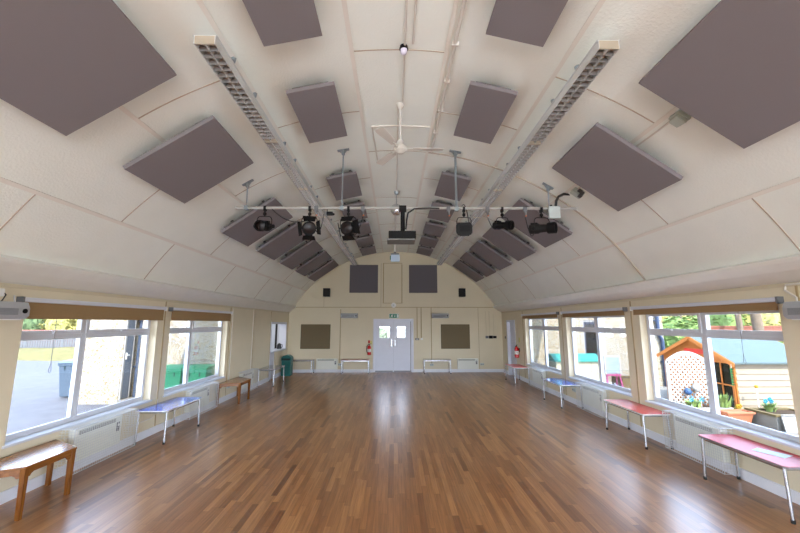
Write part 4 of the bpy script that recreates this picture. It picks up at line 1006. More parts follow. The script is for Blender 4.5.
oak_table('oak half-hexagon table further back by the left wall', 9.38, 9.60, 10.26, 10.70, XL + 0.04, -3.80, 0.52)

# teal bin
w = thing('litter_bin', 'teal domed litter bin in the far left corner', 'bin', (-4.11, 14.72, 0))
MB().prism([(-0.18, -0.17), (0.18, -0.17), (0.18, 0.17), (-0.18, 0.17)], Matrix(), 0.56).build('body', 'bin_teal', w, bevel=0.02)
MB().prism([(-0.19, 0.56), (-0.19, 0.66), (-0.13, 0.74), (-0.04, 0.77), (0.06, 0.77), (0.15, 0.72), (0.19, 0.66), (0.19, 0.56)], Matrix(((1, 0, 0, 0), (0, 0, 1, -0.18), (0, 1, 0, 0), (0, 0, 0, 1))), 0.36).build('lid', 'bin_teal', w, bevel=0.015)
MB().box(-0.15, -0.186, 0.585, 0.15, -0.178, 0.655).build('flap', 'bin_dark', w, bevel=0.004)

# ------------------------------------------------------------------ outside
GL, GR, WY, RY_ = -0.15, -0.15, 10.40, 11.3
struct(MB().box(-60, -30, GL - 0.2, XL - TH, 60, GL).build('ground_left', 'asphalt', at=(0, 0, 0)))
struct(MB().box(XR + TH, -30, GR - 0.2, 60, 60, GR).build('ground_right', 'concrete', at=(0, 0, 0)))
struct(MB().box(-7.0, YN - 1, GL, XL - TH, WY, GL + 0.03).build('bounce_left', 'bounce_pale', at=(0, 0, 0)))  # added reflector strip, out of view below the left sills
struct(MB().box(XR + TH, YN - 1, GR, 7.0, RY_, GR + 0.03).build('bounce_right', 'bounce_pale', at=(0, 0, 0)))  # same added reflector on the right, brightens the vault
struct(MB().box(XL - TH, YF + TH, GR - 0.3, XR + TH, 60, GR - 0.1).build('ground_back', 'concrete', at=(0, 0, 0)))
# the hall's own roof: slopes with wide eaves, so that sun does not strike the side windows
b = MB()
b.add([(-5.35, YN - 0.5, 2.62), (X0, YN - 0.5, 7.1), (5.40, YN - 0.5, 2.62), (-5.35, YF + 0.5, 2.62), (X0, YF + 0.5, 7.1), (5.40, YF + 0.5, 2.62),
       (-5.35, YN - 0.5, 2.76), (X0, YN - 0.5, 7.25), (5.40, YN - 0.5, 2.76), (-5.35, YF + 0.5, 2.76), (X0, YF + 0.5, 7.25), (5.40, YF + 0.5, 2.76)],
      [(0, 1, 4, 3), (1, 2, 5, 4), (6, 9, 10, 7), (7, 10, 11, 8), (0, 3, 9, 6), (2, 8, 11, 5), (0, 6, 7, 1), (1, 7, 8, 2), (3, 4, 10, 9), (4, 5, 11, 10)])
struct(b.build('roof', 'roof_tiles', at=(0, 0, 0)))
# left wing: pebble-dashed wall with a recessed doorway
WY = 10.40; WX0, WX1, WX2 = -8.48, -7.36, -6.90
b = MB().box(WX0, WY, GL, WX1, WY + 0.95, 3.0).box(WX2, WY, GL, XL - TH, WY + 0.25, 3.0).box(WX0, WY + 0.95, GL, WX2, WY + 1.1, 3.0).box(WX0, WY + 1.1, GL, WX0 + 0.2, 16, 3.0).box(WX2, WY + 0.25, GL, WX2 + 0.12, WY + 1.1, 3.0)
b.box(WX1, WY, 2.5, WX2, WY + 0.95, 3.0)
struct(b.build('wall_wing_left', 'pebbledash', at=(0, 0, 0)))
struct(MB().box(WX0 - 0.2, WY - 0.2, 3.0, XL - TH - 0.7, 16.2, 3.15).build('roof_wing_left', 'roof_tiles', at=(0, 0, 0)))
e = sempty('door_5', (WX1, WY + 0.02, GL))
MB().box(0, 0.0, 0.1, 0.03, 0.06, 2.42).box(0, 0.34, 0.1, 0.03, 0.37, 2.42).box(0, 0.06, 2.35, 0.03, 0.34, 2.42).build('door_frame', 'white_paint', e)
d = MB().box(0, 0.06, 0.12, 0.02, 0.34, 2.35).build('door_leaf', 'door_grey', e)
MB().box(0.02, 0.08, 1.15, 0.035, 0.12, 1.33).box(0.035, 0.08, 1.25, 0.055, 0.19, 1.275).build('handle', 'label_white', d)
MB().box(0, -0.05, 0, 0.4, 0.40, 0.1).build('doorstep', 'concrete', e)
w = thing('downpipe', 'blue-grey downpipe in the recess of the left wing wall', 'pipe', (WX1 + 0.075, WY + 0.54, GL))
MB().cyl((0, 0, 0.0), (0, 0, 3.0), 0.055, n=14).build('pipe', 'pipe_blue', w, smooth=True)
MB().box(-0.075, -0.07, 0.9, 0.02, 0.07, 0.94).box(-0.075, -0.07, 2.2, 0.02, 0.07, 2.24).build('clip', 'pipe_blue', w)
def wheelie(label, m, loc, rz, hgt=1.07, name='wheelie_bin'):
    w = thing(name, label, 'wheelie bin', loc, rz, 'wheelie bins outside the left wall')
    h = hgt - 0.09
    MB().add([(-0.23, -0.25, 0.04), (0.23, -0.25, 0.04), (0.22, 0.22, 0.04), (-0.22, 0.22, 0.04), (-0.285, -0.34, h), (0.285, -0.34, h), (0.285, 0.33, h), (-0.285, 0.33, h)],
             [(0, 3, 2, 1), (4, 5, 6, 7), (0, 1, 5, 4), (1, 2, 6, 5), (2, 3, 7, 6), (3, 0, 4, 7)]).build('body', m, w, bevel=0.02)
    MB().box(-0.30, -0.355, h - 0.06, 0.30, 0.34, h).build('rim', m, w, bevel=0.012)
    MB().prism([(-0.37, 0), (-0.37, 0.03), (-0.2, 0.075), (0.2, 0.085), (0.36, 0.06), (0.36, 0)], T((0.30, 0, h)) @ Matrix(((0, 0, -1, 0), (1, 0, 0, 0), (0, 1, 0, 0), (0, 0, 0, 1))), 0.60).build('lid', m, w, bevel=0.012)
    MB().cyl((-0.26, 0.40, h - 0.05), (0.26, 0.40, h - 0.05), 0.018, n=10).box(-0.20, 0.33, h - 0.065, -0.16, 0.41, h - 0.03).box(0.16, 0.33, h - 0.065, 0.20, 0.41, h - 0.03).build('handle_bar', m, w)
    for sx in (-1, 1):
        MB().cyl((sx * 0.22, 0.25, 0.10), (sx * 0.28, 0.25, 0.10), 0.10, n=18).build('wheel', 'rubber', w)
        MB().box(sx * 0.12 - 0.008, -0.352, h - 0.16, sx * 0.12 + 0.008, -0.33, h - 0.03).build('lid_slot', 'bin_dark', w)
    return w
wheelie('green wheelie bin outside the second left window, nearer the camera', 'bin_green', (-5.60, 9.92, GL), 0.04)
wheelie('green wheelie bin outside the second left window, behind its mullion', 'bin_green', (-4.96, 9.94, GL), -0.02)
wheelie('blue-grey wheelie bin at the corner of the left wing', 'bin_blue', (-9.42, 11.5, GL), 0.12, 1.06)
# bank, fence, garden wall
def mound(name, x0, x1, y0, y1, h, m, z0, label, cat):
    b = MB(); nx, ny = 24, 8; vv = []
    for j in range(ny + 1):
        for i in range(nx + 1):
            u, v = i / nx, j / ny
            z = z0 - 0.05 + (h + 0.05) * min(1, v * 2.2) * (0.85 + 0.3 * random.random()) if j else z0 - 0.05
            vv.append((x0 + (x1 - x0) * u, y0 + (y1 - y0) * v + (0.3 * math.sin(i * 1.3) if j == 0 else 0), z))
    b.add(vv, [(j * (nx + 1) + i, j * (nx + 1) + i + 1, (j + 1) * (nx + 1) + i + 1, (j + 1) * (nx + 1) + i) for j in range(ny) for i in range(nx)])
    o = b.build(name, m, smooth=True); tag(o, label, cat, kind='stuff'); return o
mound('grass_bank', -40, -13, 21.8, 28, 0.42, 'dry_grass', GL, 'dry grass bank along the far edge of the car park', 'grass')
mound('lawn_patch', -21.5, -15.0, 25.0, 27.4, 0.52, 'lawn', GL, 'strip of bright green lawn below the white fence', 'grass')
def fence(label, x0, x1, y0, y1, z, h, m, pitch, wd, postm):
    d = Vector((x1 - x0, y1 - y0, 0)); ln = d.length
    w = thing('garden_fence', label, 'fence', (x0, y0, z), math.atan2(d.y, d.x))
    b = MB(); i = 0
    while i * pitch < ln: b.box(i * pitch, -0.012, 0.08, i * pitch + wd, 0.012, h); i += 1
    b.build('picket_panel', m, w)
    MB().box(0, 0.012, 0.25, ln, 0.04, 0.32).box(0, 0.012, h - 0.3, ln, 0.04, h - 0.23).build('rail', m, w)
    i = 0
    while i * 2.4 <= ln: MB().box(i * 2.4 - 0.05, -0.03, -0.2, i * 2.4 + 0.05, 0.06, h + 0.06).build('post', postm, w); i += 1
fence('grey board fence behind the grass bank beyond the car park', -38, -20.9, 26.0, 27.6, 0.15, 1.0, 'fence_wood', 0.16, 0.13, 'fence_wood')
fence('white picket fence right of the grey fence beyond the lawn', -20.7, -14, 27.6, 27.6, 0.25, 0.9, 'fence_white', 0.28, 0.12, 'fence_white')
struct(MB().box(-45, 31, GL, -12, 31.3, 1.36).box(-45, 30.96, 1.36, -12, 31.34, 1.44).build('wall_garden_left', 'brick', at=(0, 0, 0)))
def bush(label, c, r, m, nleaf=1100, leaf=0.16, sq=(1, 1, 1), cat='bush', stem=True, name='garden_bush'):
    w = thing(name, label, cat, (c[0], c[1], c[2]))
    b = MB()
    for i in range(nleaf):
        u = random.uniform(-1, 1); t = random.uniform(0, 2 * PI); q = math.sqrt(1 - u * u); rr = r * random.uniform(0.55, 1.05)
        p = Vector((rr * sq[0] * q * math.cos(t), rr * sq[1] * q * math.sin(t), r * sq[2] + rr * sq[2] * u))
        M = T(p) @ R(random.uniform(0, 6.3), 'Z') @ R(random.uniform(-1.2, 1.2), 'X')
        l_ = leaf * random.uniform(0.6, 1.2)
        b.add([M @ Vector(v) for v in ((-l_ / 2, 0, 0), (0, -l_ * 0.3, 0.02), (l_ / 2, 0, 0), (0, l_ * 0.3, 0.02))], [(0, 1, 2, 3)])
    b.ball((0, 0, r * sq[2]), r * 0.8, 14, 10, sq)
    o = b.build('foliage', m, w)
    if stem:
        s = MB()
        for i in range(5):
            t = i * 1.26; s.tube([(0.05 * math.cos(t), 0.05 * math.sin(t), -0.05), (0.3 * r * math.cos(t), 0.3 * r * math.sin(t), r * sq[2] * 0.7), (0.6 * r * sq[0] * math.cos(t), 0.6 * r * sq[1] * math.sin(t), r * sq[2] * 1.4)], 0.03 + 0.01 * r, 5)
        s.build('stem', 'bark', w)
    return w
lb = [(-34, 'leaf_olive', 'olive green shrub far left beyond the garden wall'), (-31.3, 'leaf_dark', 'dark shrub far left between two olive shrubs'), (-28.8, 'leaf_olive', 'yellow-green shrub behind the garden wall, left part of nearest window'), (-26.2, 'leaf_olive', 'yellow-green shrub behind the garden wall left of the red one'),
      (-23.4, 'leaf_red', 'red-leaved shrub behind the garden wall'), (-20.8, 'leaf_green', 'bright green shrub right of the red-leaved one'), (-18.2, 'leaf_green', 'bright green shrub nearest the left wing corner')]
for x, m, t in lb: bush(t, (x, 33.2, GL), 1.75, m, 1500, 0.3, (1.0, 0.8, 1.15))
# right wing
RY = 13.0
b = grid_wall('w', 'y', RY, RY + 0.25, XR + TH, 9.42, GR, 3.0, [(6.60, 7.32, GR + 0.15, 2.08)])
b.box(9.22, RY + 0.25, GR, 9.42, 20, 3.0)
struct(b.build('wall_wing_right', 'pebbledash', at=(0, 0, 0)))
struct(MB().box(XR + TH + 0.9, RY - 0.15, 3.0, 9.7, 20.2, 3.15).build('roof_wing_right', 'roof_tiles', at=(0, 0, 0)))
e = sempty('door_6', (6.60, RY, GR + 0.15))
MB().box(0, 0.02, 0, 0.04, 0.09, 2.08).box(0.55, -0.01, 0, 0.72, 0.09, 2.08).box(0.04, 0.02, 2.03, 0.55, 0.09, 2.08).build('door_frame', 'white_paint', e)
d = MB().box(0.04, 0.04, 0.0, 0.55, 0.07, 2.03).build('door_leaf', 'navy_door', e)
MB().box(0.10, 0.03, 0.95, 0.49, 0.04, 1.95).build('pane', 'glass_dark', d)
w = thing('downpipe', 'blue-grey downpipe at the corner of the right wing', 'pipe', (9.30, RY - 0.08, GR))
MB().cyl((0, 0, 0), (0, 0, 1.5), 0.06, n=14).tube([(0, 0, 1.5), (-0.02, 0, 1.6), (-0.10, 0, 1.72), (-0.11, 0, 1.8), (-0.11, 0, 3.0)], 0.06, 12).build('pipe', 'pipe_blue', w, smooth=True)
MB().box(-0.09, -0.02, 0.8, 0.09, 0.08, 0.84).box(-0.2, -0.02, 2.2, -0.02, 0.08, 2.24).build('clip', 'pipe_blue', w)
# turquoise-lidded play box
w = thing('play_box', 'cream play storage box with pitched turquoise lid by the right wing', 'storage box', (5.55, 11.82, GR))
MB().box(-0.62, -0.33, 0, 0.72, 0.33, 0.98).build('body', 'box_cream', w, bevel=0.01)
MB().prism([(-0.40, 0.97), (-0.40, 1.02), (0.0, 1.19), (0.40, 1.02), (0.40, 0.97)], Matrix(((0, 0, 1, -0.68), (1, 0, 0, 0), (0, 1, 0, 0), (0, 0, 0, 1))), 1.46).build('lid', 'turquoise', w, bevel=0.008)
w = thing('easel', 'child easel with pink legs and a white-framed drawing board', 'easel', (6.65, 11.50, GR))
MB().box(-0.21, -0.03, 0.62, 0.21, 0.0, 1.10).build('drawing_board', 'drawing_board', w)
MB().box(-0.25, -0.04, 0.58, -0.21, 0.01, 1.14).box(0.21, -0.04, 0.58, 0.25, 0.01, 1.14).box(-0.21, -0.04, 1.10, 0.21, 0.01, 1.14).build('board_frame', 'white_paint', w)
MB().box(-0.22, -0.07, 0.56, 0.22, 0.01, 0.60).build('tray', 'pink_plastic', w)
for sx in (-1, 1): MB().cyl((sx * 0.19, -0.01, 0.58), (sx * 0.25, -0.12, 0), 0.025, n=8).build('leg', 'pink_plastic', w)
for sx in (-1, 1): MB().cyl((sx * 0.19, 0.02, 1.1), (sx * 0.25, 0.32, 0), 0.022, n=8).build('leg', 'pink_plastic', w)
w = thing('planter', 'rough timber planter of soil below the pebble-dashed right wing', 'planter', (7.55, 12.2, GR))
MB().box(-0.38, -0.3, 0, 0.38, -0.24, 0.42).box(-0.38, 0.24, 0, 0.38, 0.3, 0.42).box(-0.38, -0.24, 0, -0.32, 0.24, 0.42).box(0.32, -0.24, 0, 0.38, 0.24, 0.42).build('box', 'timber_edge', w)
MB().box(-0.32, -0.24, 0.02, 0.32, 0.24, 0.38).build('soil', 'soil', w)
# playhouse shed
SX0, SX1, SY0, SYM, SY1 = 7.90, 9.75, 8.70, 9.83, 10.96
ze, zp = 1.10, 1.60
w = thing('playhouse', 'wooden garden playhouse with pale green felt roof outside right window', 'shed', ((SX0 + SX1) / 2, SYM, GR))
ox, oy, oz = (SX0 + SX1) / 2, SYM, GR
b = MB()  # south side of overlapping boards
nb = 9
for i in range(nb):
    z0 = (ze - GR) * i / nb; z1 = (ze - GR) * (i + 1) / nb
    b.add([(SX0 - ox, SY0 - oy - 0.02, z0), (SX1 - ox, SY0 - oy - 0.02, z0), (SX1 - ox, SY0 - oy, z1), (SX0 - ox, SY0 - oy, z1), (SX0 - ox, SY0 - oy + 0.03, z0), (SX1 - ox, SY0 - oy + 0.03, z0), (SX1 - ox, SY0 - oy + 0.03, z1), (SX0 - ox, SY0 - oy + 0.03, z1)],
          [(0, 1, 2, 3), (4, 7, 6, 5), (0, 4, 5, 1), (3, 2, 6, 7), (0, 3, 7, 4), (1, 5, 6, 2)])
b.box(SX1 - ox - 0.03, SY0 - oy + 0.03, 0, SX1 - ox, SY1 - oy, ze - GR).box(SX0 - ox, SY1 - oy - 0.03, 0, SX1 - ox, SY1 - oy, ze - GR)
b.build('board_wall', 'shed_cream', w)
g = MB()  # gable wall towards the hall, with window opening near the south corner
wy0, wy1, wz0, wz1 = SY0 - oy + 0.09, SY0 - oy + 0.62, 0.20, ze - GR - 0.06
for y0, y1, z0, z1 in ((SY0 - oy, wy0, 0, ze - GR), (wy1, SY1 - oy, 0, ze - GR), (wy0, wy1, 0, wz0), (wy0, wy1, wz1, ze - GR)): g.box(SX0 - ox - 0.02, y0, z0, SX0 - ox + 0.02, y1, z1)
g.prism([(SY0 - oy, ze - GR), (0, zp - GR), (SY1 - oy, ze - GR)], Matrix(((0, 0, 1, SX0 - ox - 0.02), (1, 0, 0, 0), (0, 1, 0, 0), (0, 0, 0, 1))), 0.04)
g.prism([(SY0 - oy, ze - GR), (0, zp - GR), (SY1 - oy, ze - GR)], Matrix(((0, 0, 1, SX1 - ox - 0.04), (1, 0, 0, 0), (0, 1, 0, 0), (0, 0, 0, 1))), 0.04)
for i in range(1, 5): g.box(SX0 - ox - 0.026, SY0 - oy + 0.25 * i - 0.1, ze - GR + 0.09 * i, SX0 - ox - 0.02, -SY0 + oy - 0.25 * i + 0.1, ze - GR + 0.09 * i + 0.01)
g.build('gable_wall', 'shed_orange', w)
f = MB(); xx0, xx1 = SX0 - ox - 0.04, SX0 - ox - 0.02
f.box(xx0, wy0 - 0.05, wz0 - 0.05, xx1, wy0, wz1 + 0.05).box(xx0, wy1, wz0 - 0.05, xx1, wy1 + 0.05, wz1 + 0.05).box(xx0, wy0, wz0 - 0.05, xx1, wy1, wz0).box(xx0, wy0, wz1, xx1, wy1, wz1 + 0.05).box(xx0, wy0, (wz0 + wz1) / 2 - 0.015, xx1, wy1, (wz0 + wz1) / 2 + 0.015).box(xx0, (wy0 + wy1) / 2 - 0.012, wz0, xx1, (wy0 + wy1) / 2 + 0.012, wz1)
fo = f.build('window_frame', 'shed_orange', w)
MB().box(xx1 + 0.01, wy0, wz0, xx1 + 0.016, wy1, wz1).build('pane', 'glass_dark', fo)
for sgn, nm in ((-1, 'a'), (1, 'b')):
    y_e = (SY0 - oy - 0.12) if sgn < 0 else (SY1 - oy + 0.12); z_e = ze - GR - 0.05
    MB().add([(SX0 - ox - 0.12, 0, zp - GR + 0.02), (SX1 - ox + 0.10, 0, zp - GR + 0.02), (SX1 - ox + 0.10, y_e, z_e), (SX0 - ox - 0.12, y_e, z_e), (SX0 - ox - 0.12, 0, zp - GR + 0.06), (SX1 - ox + 0.10, 0, zp - GR + 0.06), (SX1 - ox + 0.10, y_e, z_e + 0.04), (SX0 - ox - 0.12, y_e, z_e + 0.04)],
             [(0, 3, 2, 1), (4, 5, 6, 7), (0, 1, 5, 4), (1, 2, 6, 5), (2, 3, 7, 6), (3, 0, 4, 7)]).build('roof_slope', 'felt_roof', w)
    a = Vector((SX0 - ox - 0.13, 0, zp - GR + 0.0)); c = Vector((SX0 - ox - 0.13, y_e, z_e - 0.02)); d = c - a
    MB().obox(T((a + c) / 2) @ R(math.atan2(d.z, d.y), 'X'), 0.02, d.length, 0.09).build('barge_board', 'shed_orange', w)
MB().box(SX0 - ox - 0.04, -0.40, ze - GR + 0.10, SX0 - ox - 0.02, 0.30, ze - GR + 0.22).build('name_plate', 'sign_red', w)
# trellis
w = thing('trellis', 'white arched lattice trellis in front of the playhouse', 'trellis', (6.99, 8.98, GR))
H = 1.22; hw = 0.48
arch = [(-hw + 2 * hw * i / 16, H + 0.20 * math.sin(PI * i / 16)) for i in range(17)]
f = MB().box(-hw - 0.03, -0.02, 0, -hw + 0.03, 0.02, H + 0.03).box(hw - 0.03, -0.02, 0, hw + 0.03, 0.02, H + 0.03).box(-hw, -0.02, 0.05, hw, 0.02, 0.10)
for i in range(16):
    (x0, z0), (x1, z1) = arch[i], arch[i + 1]
    f.add([(x0, -0.02, z0 - 0.04), (x1, -0.02, z1 - 0.04), (x1, -0.02, z1 + 0.05), (x0, -0.02, z0 + 0.05), (x0, 0.02, z0 - 0.04), (x1, 0.02, z1 - 0.04), (x1, 0.02, z1 + 0.05), (x0, 0.02, z0 + 0.05)], [(0, 1, 2, 3), (4, 7, 6, 5), (0, 4, 5, 1), (3, 2, 6, 7), (0, 3, 7, 4), (1, 5, 6, 2)])
f.build('frame', 'white_paint', w)
la = MB(); p_ = 0.115
def archz(x): return H + 0.20 * math.sin(PI * (x + hw) / (2 * hw))
for sgn in (-1, 1):
    k_ = -26
    while k_ < 26:
        c0 = k_ * p_; pts = []
        for i in range(61):
            x = -hw + 2 * hw * i / 60; z = c0 + sgn * x
            if 0.08 < z < archz(x): pts.append((x, z))
        if len(pts) > 1:
            (x0, z0), (x1, z1) = pts[0], pts[-1]; y = 0.004 * sgn; q = 0.026
            la.add([(x0, y - 0.004, z0 - q), (x1, y - 0.004, z1 - q), (x1, y - 0.004, z1 + q), (x0, y - 0.004, z0 + q), (x0, y + 0.004, z0 - q), (x1, y + 0.004, z1 - q), (x1, y + 0.004, z1 + q), (x0, y + 0.004, z0 + q)], [(0, 1, 2, 3), (4, 7, 6, 5), (0, 4, 5, 1), (3, 2, 6, 7), (0, 3, 7, 4), (1, 5, 6, 2)])
        k_ += 1
la.build('lattice', 'white_paint', w)
# garden bits in front
w = thing('planter', 'long white planter at the foot of the white trellis', 'planter', (7.06, 8.66, GR))
MB().box(-0.55, -0.12, 0, 0.55, 0.12, 0.26).build('trough', 'white_paint', w, bevel=0.015)
MB().box(-0.51, -0.09, 0.255, 0.51, 0.09, 0.265).build('soil', 'soil', w)
w = thing('planter', 'terracotta trough planter outside the nearest right window', 'planter', (7.34, 8.22, GR))
MB().add([(-0.22, -0.09, 0), (0.22, -0.09, 0), (0.22, 0.09, 0), (-0.22, 0.09, 0), (-0.28, -0.14, 0.25), (0.28, -0.14, 0.25), (0.28, 0.14, 0.25), (-0.28, 0.14, 0.25)], [(0, 3, 2, 1), (4, 5, 6, 7), (0, 1, 5, 4), (1, 2, 6, 5), (2, 3, 7, 6), (3, 0, 4, 7)]).build('trough', 'terracotta', w, bevel=0.01)
MB().box(-0.30, -0.16, 0.23, 0.30, -0.12, 0.27).box(-0.30, 0.12, 0.23, 0.30, 0.16, 0.27).box(-0.30, -0.12, 0.23, -0.26, 0.12, 0.27).box(0.26, -0.12, 0.23, 0.30, 0.12, 0.27).build('rim', 'terracotta', w, bevel=0.006)
w = thing('raised_bed', 'grey timber raised bed of soil below the playhouse wall', 'raised bed', (8.06, 8.02, GR))
MB().box(-0.38, -0.34, 0, 0.52, 0.3, 0.27).build('box', 'timber_grey', w, bevel=0.006)
MB().box(-0.40, 0.20, 0.27, 0.54, 0.32, 0.31).box(-0.40, -0.36, 0.27, 0.54, -0.28, 0.31).box(-0.40, -0.28, 0.27, -0.32, 0.2, 0.31).box(0.46, -0.28, 0.27, 0.54, 0.2, 0.31).build('timber_edge', 'timber_edge', w)
MB().box(-0.32, -0.28, 0.25, 0.46, 0.2, 0.285).build('soil', 'soil', w)
w = thing('garden_board', 'white board leaning against the grey raised bed', 'board', (7.85, 7.58, GR))
MB().obox(T((0, 0, 0.16)) @ R(math.radians(-10), 'X'), 0.28, 0.02, 0.32).build('board', 'white_paint', w); MB().obox(T((0, 0.01, 0.325)), 0.28, 0.04, 0.02).build('batten', 'timber_grey', w)
w = thing('garden_post', 'orange timber post leaning by the raised bed', 'post', (8.08, 7.45, GR))
MB().cyl((0, 0, 0), (0.06, 0.15, 0.62), 0.04, n=10).build('post', 'rust_post', w); MB().box(-0.14, -0.08, 0, -0.0, 0.08, 0.05).build('foot', 'timber_grey', w)
def plant(label, loc, n, h, m='leaf_green', flower=None, sp=0.12):
    w = thing('garden_plant', label, 'plant', loc, 0, 'plants in the playhouse garden'); b = MB()
    for i in range(n):
        t = random.uniform(0, 2 * PI); r0 = random.uniform(0, sp); p = Vector((r0 * math.cos(t) * 1.3, r0 * math.sin(t), 0)); d = Vector((math.cos(t), math.sin(t), 0)) * random.uniform(0.03, 0.10); hh = h * random.uniform(0.6, 1.0)
        s_ = d.cross(Vector((0, 0, 1))).normalized() * 0.012
        b.add([p - s_, p + s_, p + d * 0.5 + Vector((0, 0, hh * 0.6)) + s_ * 1.4, p + d * 0.5 + Vector((0, 0, hh * 0.6)) - s_ * 1.4, p + d * 1.3 + Vector((0, 0, hh))], [(0, 1, 2, 3), (3, 2, 4)])
    b.build('leaves', m, w)
    if flower:
        for i in range(3):
            x, y, z = random.uniform(-sp, sp), random.uniform(-sp, sp) * 0.5, h * random.uniform(0.9, 1.15)
            f = MB().cyl((x, y, 0), (x, y, z), 0.004, n=5)
            for q in range(5): f.ball((x + 0.03 * math.cos(q * 1.257), y, z + 0.03 * math.sin(q * 1.257)), 0.02, 6, 4)
            f.build('flower', flower, w)
    return w
zt_ = GR + 0.262
plant('grassy plant in the white planter below the trellis, left end', (6.80, 8.66, zt_), 60, 0.16)
plant('leafy plant in the white planter beside the playhouse window', (7.45, 8.66, zt_), 110, 0.30, sp=0.16)
plant('yellow flowered plant under the playhouse window', (7.76, 8.58, GR), 50, 0.30, flower='flower_yellow', sp=0.06)
plant('blue flowered plant in the raised bed by the playhouse wall', (7.98, 8.1, GR + 0.28), 45, 0.22, flower='flower_cyan', sp=0.08)
w = thing('pinwheel', 'blue toy windmill stuck in the white planter, left one', 'toy windmill', (6.72, 8.62, zt_))
def pinw(w, m):
    MB().cyl((0, 0, 0), (0, 0, 0.18), 0.006, n=6).build('stick', 'label_white', w)
    b = MB()
    for q in range(5):
        a = q * 2 * PI / 5; b.add([(0, -0.01, 0.18), (0.075 * math.cos(a), -0.012, 0.18 + 0.075 * math.sin(a)), (0.06 * math.cos(a + 0.7), -0.03, 0.18 + 0.06 * math.sin(a + 0.7))], [(0, 1, 2)])
    b.ball((0, -0.015, 0.18), 0.015, 8, 5)
    b.build('sails', m, w)
pinw(w, 'flower_cyan')
w = thing('pinwheel', 'blue toy windmill stuck in the white planter, right one', 'toy windmill', (6.95, 8.62, zt_)); pinw(w, 'flower_cyan')
w = thing('pinwheel', 'yellow toy windmill in front of the cream playhouse boards', 'toy windmill', (8.05, 8.4, GR)); 
MB().cyl((0, 0, 0), (0, 0, 0.72), 0.008, n=6).build('stick', 'label_white', w); MB().ball((0, 0, 0.74), 0.035, 10, 6).build('sails', 'flower_yellow', w)
tag(MB().ball((7.08, 8.88, 0.48), 0.09, 16, 10).box(7.07, 8.88, 0.56, 7.09, 8.96, 0.58).build('garden_ball', 'ball_white', smooth=True), 'white ball ornament hung on the lattice trellis', 'ornament')
tag(MB().ball((6.88, 8.89, 0.40), 0.075, 16, 10).box(6.87, 8.89, 0.46, 6.89, 8.96, 0.48).build('garden_ball', 'ball_blue', smooth=True), 'blue ball ornament hung on the lattice trellis', 'ornament')
w = thing('wind_spinner', 'green spiral wind spinner hanging from the playhouse eave', 'wind spinner', (7.74, 8.62, 1.03))
b = MB(); vv = []
for i in range(41):
    a = i * 0.55; z = -0.05 - 0.40 * i / 40; r_ = 0.032
    vv += [(r_ * math.cos(a), r_ * math.sin(a), z), (-r_ * math.cos(a), -r_ * math.sin(a), z)]
b.add(vv, [(2 * i, 2 * i + 1, 2 * i + 3, 2 * i + 2) for i in range(40)]); b.build('spiral', 'spinner_green', w)
MB().cyl((0, 0, -0.06), (0, 0.0, 0.02), 0.003, n=5).build('string', 'cord_white', w)
# garden wall, hedge and trunks on the right
struct(MB().box(10, 19.0, GR, 40, 19.3, 1.76).box(10, 18.96, 1.76, 40, 19.34, 1.84).build('wall_garden_right', 'brick', at=(0, 0, 0)))
rb = [(13.0, 16.8, 1.3, 'leaf_green', 'bright green bush behind the gable of the playhouse'), (15.2, 20.9, 2.0, 'leaf_olive', 'olive bush behind the right garden wall, left of the trunks'), (18.0, 20.9, 2.0, 'leaf_green', 'green bush behind the right garden wall, between two trunks'),
      (20.9, 20.9, 2.0, 'leaf_olive', 'olive bush behind the right garden wall, right of the trunks'), (24.0, 20.9, 2.0, 'leaf_dark', 'dark bush behind the right garden wall near window jamb'), (27.2, 20.9, 2.0, 'leaf_green', 'green bush farthest right behind the garden wall'), (12.4, 20.9, 2.0, 'leaf_olive', 'olive bush behind the right garden wall beside the wing')]
for x, y, r_, m, t in rb: bush(t, (x, y, GR), r_, m, 1700, 0.26, (1.0, 0.7, 1.0))
bush('low green bush to the right of the playhouse roof', (11.2, 9.9, GR), 0.95, 'leaf_green', 1000, 0.12, (0.9, 0.9, 1.0))
for x, r_, t in ((17.05, 0.13, 'slim pale tree trunk left of the pair by the brick wall'), (17.95, 0.22, 'thick pale tree trunk right of the pair by the brick wall'), (14.25, 0.2, 'pale tree trunk seen above the playhouse gable')):
    w = thing('tree', t, 'tree', (x, 18.2 if x > 15 else 18.5, GR))
    MB().tube([(0, 0, -0.05), (0.03, 0, 1.2), (-0.04, 0, 2.6), (0.05, 0, 4.2)], r_, 10).build('trunk', 'bark', w, smooth=True)
    b = MB()
    for i in range(700):
        p = Vector((random.uniform(-0.4, 0.4), random.uniform(-0.4, 0.4), 4.6 + random.gauss(0, 0.5))); l_ = 0.22
        M = T(p) @ R(random.uniform(0, 6.3), 'Z') @ R(random.uniform(-1.2, 1.2), 'X')
        b.add([M @ Vector(v) for v in ((-l_ / 2, 0, 0), (0, -l_ * 0.3, 0.02), (l_ / 2, 0, 0), (0, l_ * 0.3, 0.02))], [(0, 1, 2, 3)])
    b.build('crown', 'leaf_green', w)
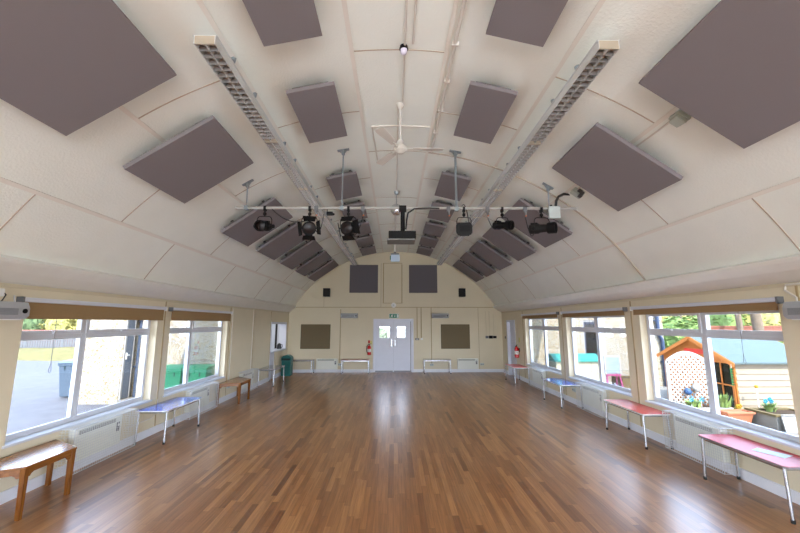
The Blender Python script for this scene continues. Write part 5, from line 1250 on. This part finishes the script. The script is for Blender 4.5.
# beyond the far doors
w = thing('parked_van', 'blue and white van seen through the right door window', 'van', (0.75, 26, GR - 0.1))
MB().box(-1.6, 0, 0.35, 1.6, 1.9, 1.05).build('lower_body', 'table_blue', w, bevel=0.08)
MB().box(-1.6, 0.02, 1.05, 1.6, 1.88, 1.9).build('upper_body', 'white_paint', w, bevel=0.12)
for x in (-1.0, 1.0): MB().cyl((x, -0.05, 0.35), (x, 0.2, 0.35), 0.35, n=20).build('wheel', 'rubber', w)
bush('dark shrub seen through the left door window', (-0.75, 22, GR - 0.1), 1.0, 'leaf_dark', 700, 0.14, (0.5, 0.5, 1.1))

# ------------------------------------------------------------------ light
sun = bpy.data.lights.new('sun', 'SUN'); so = bpy.data.objects.new('sun', sun); COL.objects.link(so)
sun.energy = 8.0; sun.angle = math.radians(0.8); sun.color = (1.0, 0.93, 0.82)
so.rotation_euler = Vector((-0.25, 1.0, -1.05)).to_track_quat('-Z', 'Y').to_euler()
W = bpy.data.worlds.new('world'); S.world = W; W.use_nodes = True; nt = W.node_tree; nt.nodes.clear()
wo = N(nt, 'ShaderNodeOutputWorld'); bg = N(nt, 'ShaderNodeBackground')
tc = N(nt, 'ShaderNodeTexCoord'); sp = N(nt, 'ShaderNodeSeparateXYZ'); L(nt, tc.outputs['Generated'], sp.inputs[0])
L(nt, ramp(nt, sp.outputs[2], [(0.0, (0.80, 0.88, 1.0, 1)), (0.5, (0.52, 0.69, 1.0, 1))]), bg.inputs[0]); bg.inputs[1].default_value = 6.2
L(nt, bg.outputs[0], wo.inputs[0])
def area(name, loc, rot, sx, sy, power, col):
    a = bpy.data.lights.new(name, 'AREA'); a.shape = 'RECTANGLE'; a.size = sx; a.size_y = sy; a.energy = power; a.color = col
    o = bpy.data.objects.new(name, a); COL.objects.link(o); o.location = loc; o.rotation_euler = rot; return o
# unseen fill light added behind the camera to brighten the hall
area('rear_fill', ((RW[0] + RW[1]) / 2, YN + 0.05, (RW[2] + RW[3]) / 2), (PI / 2, 0, 0), RW[1] - RW[0], RW[3] - RW[2], 115, (1.0, 0.97, 0.92))
area('kitchen_fill', (-5.2, 14.0, 2.45), (0, 0, 0), 0.6, 1.2, 16, (1.0, 0.98, 0.95))  # added light that brightens the kitchen behind the hatch

S.view_settings.view_transform = 'Standard'; S.view_settings.look = 'None'; S.view_settings.exposure = 0.8; S.view_settings.gamma = 1.0; S.view_settings.use_curve_mapping = False
S.cycles.use_denoising = True
S.cycles.max_bounces = 10; S.cycles.diffuse_bounces = 6; S.cycles.transparent_max_bounces = 16
S.cycles.sample_clamp_indirect = 6.0
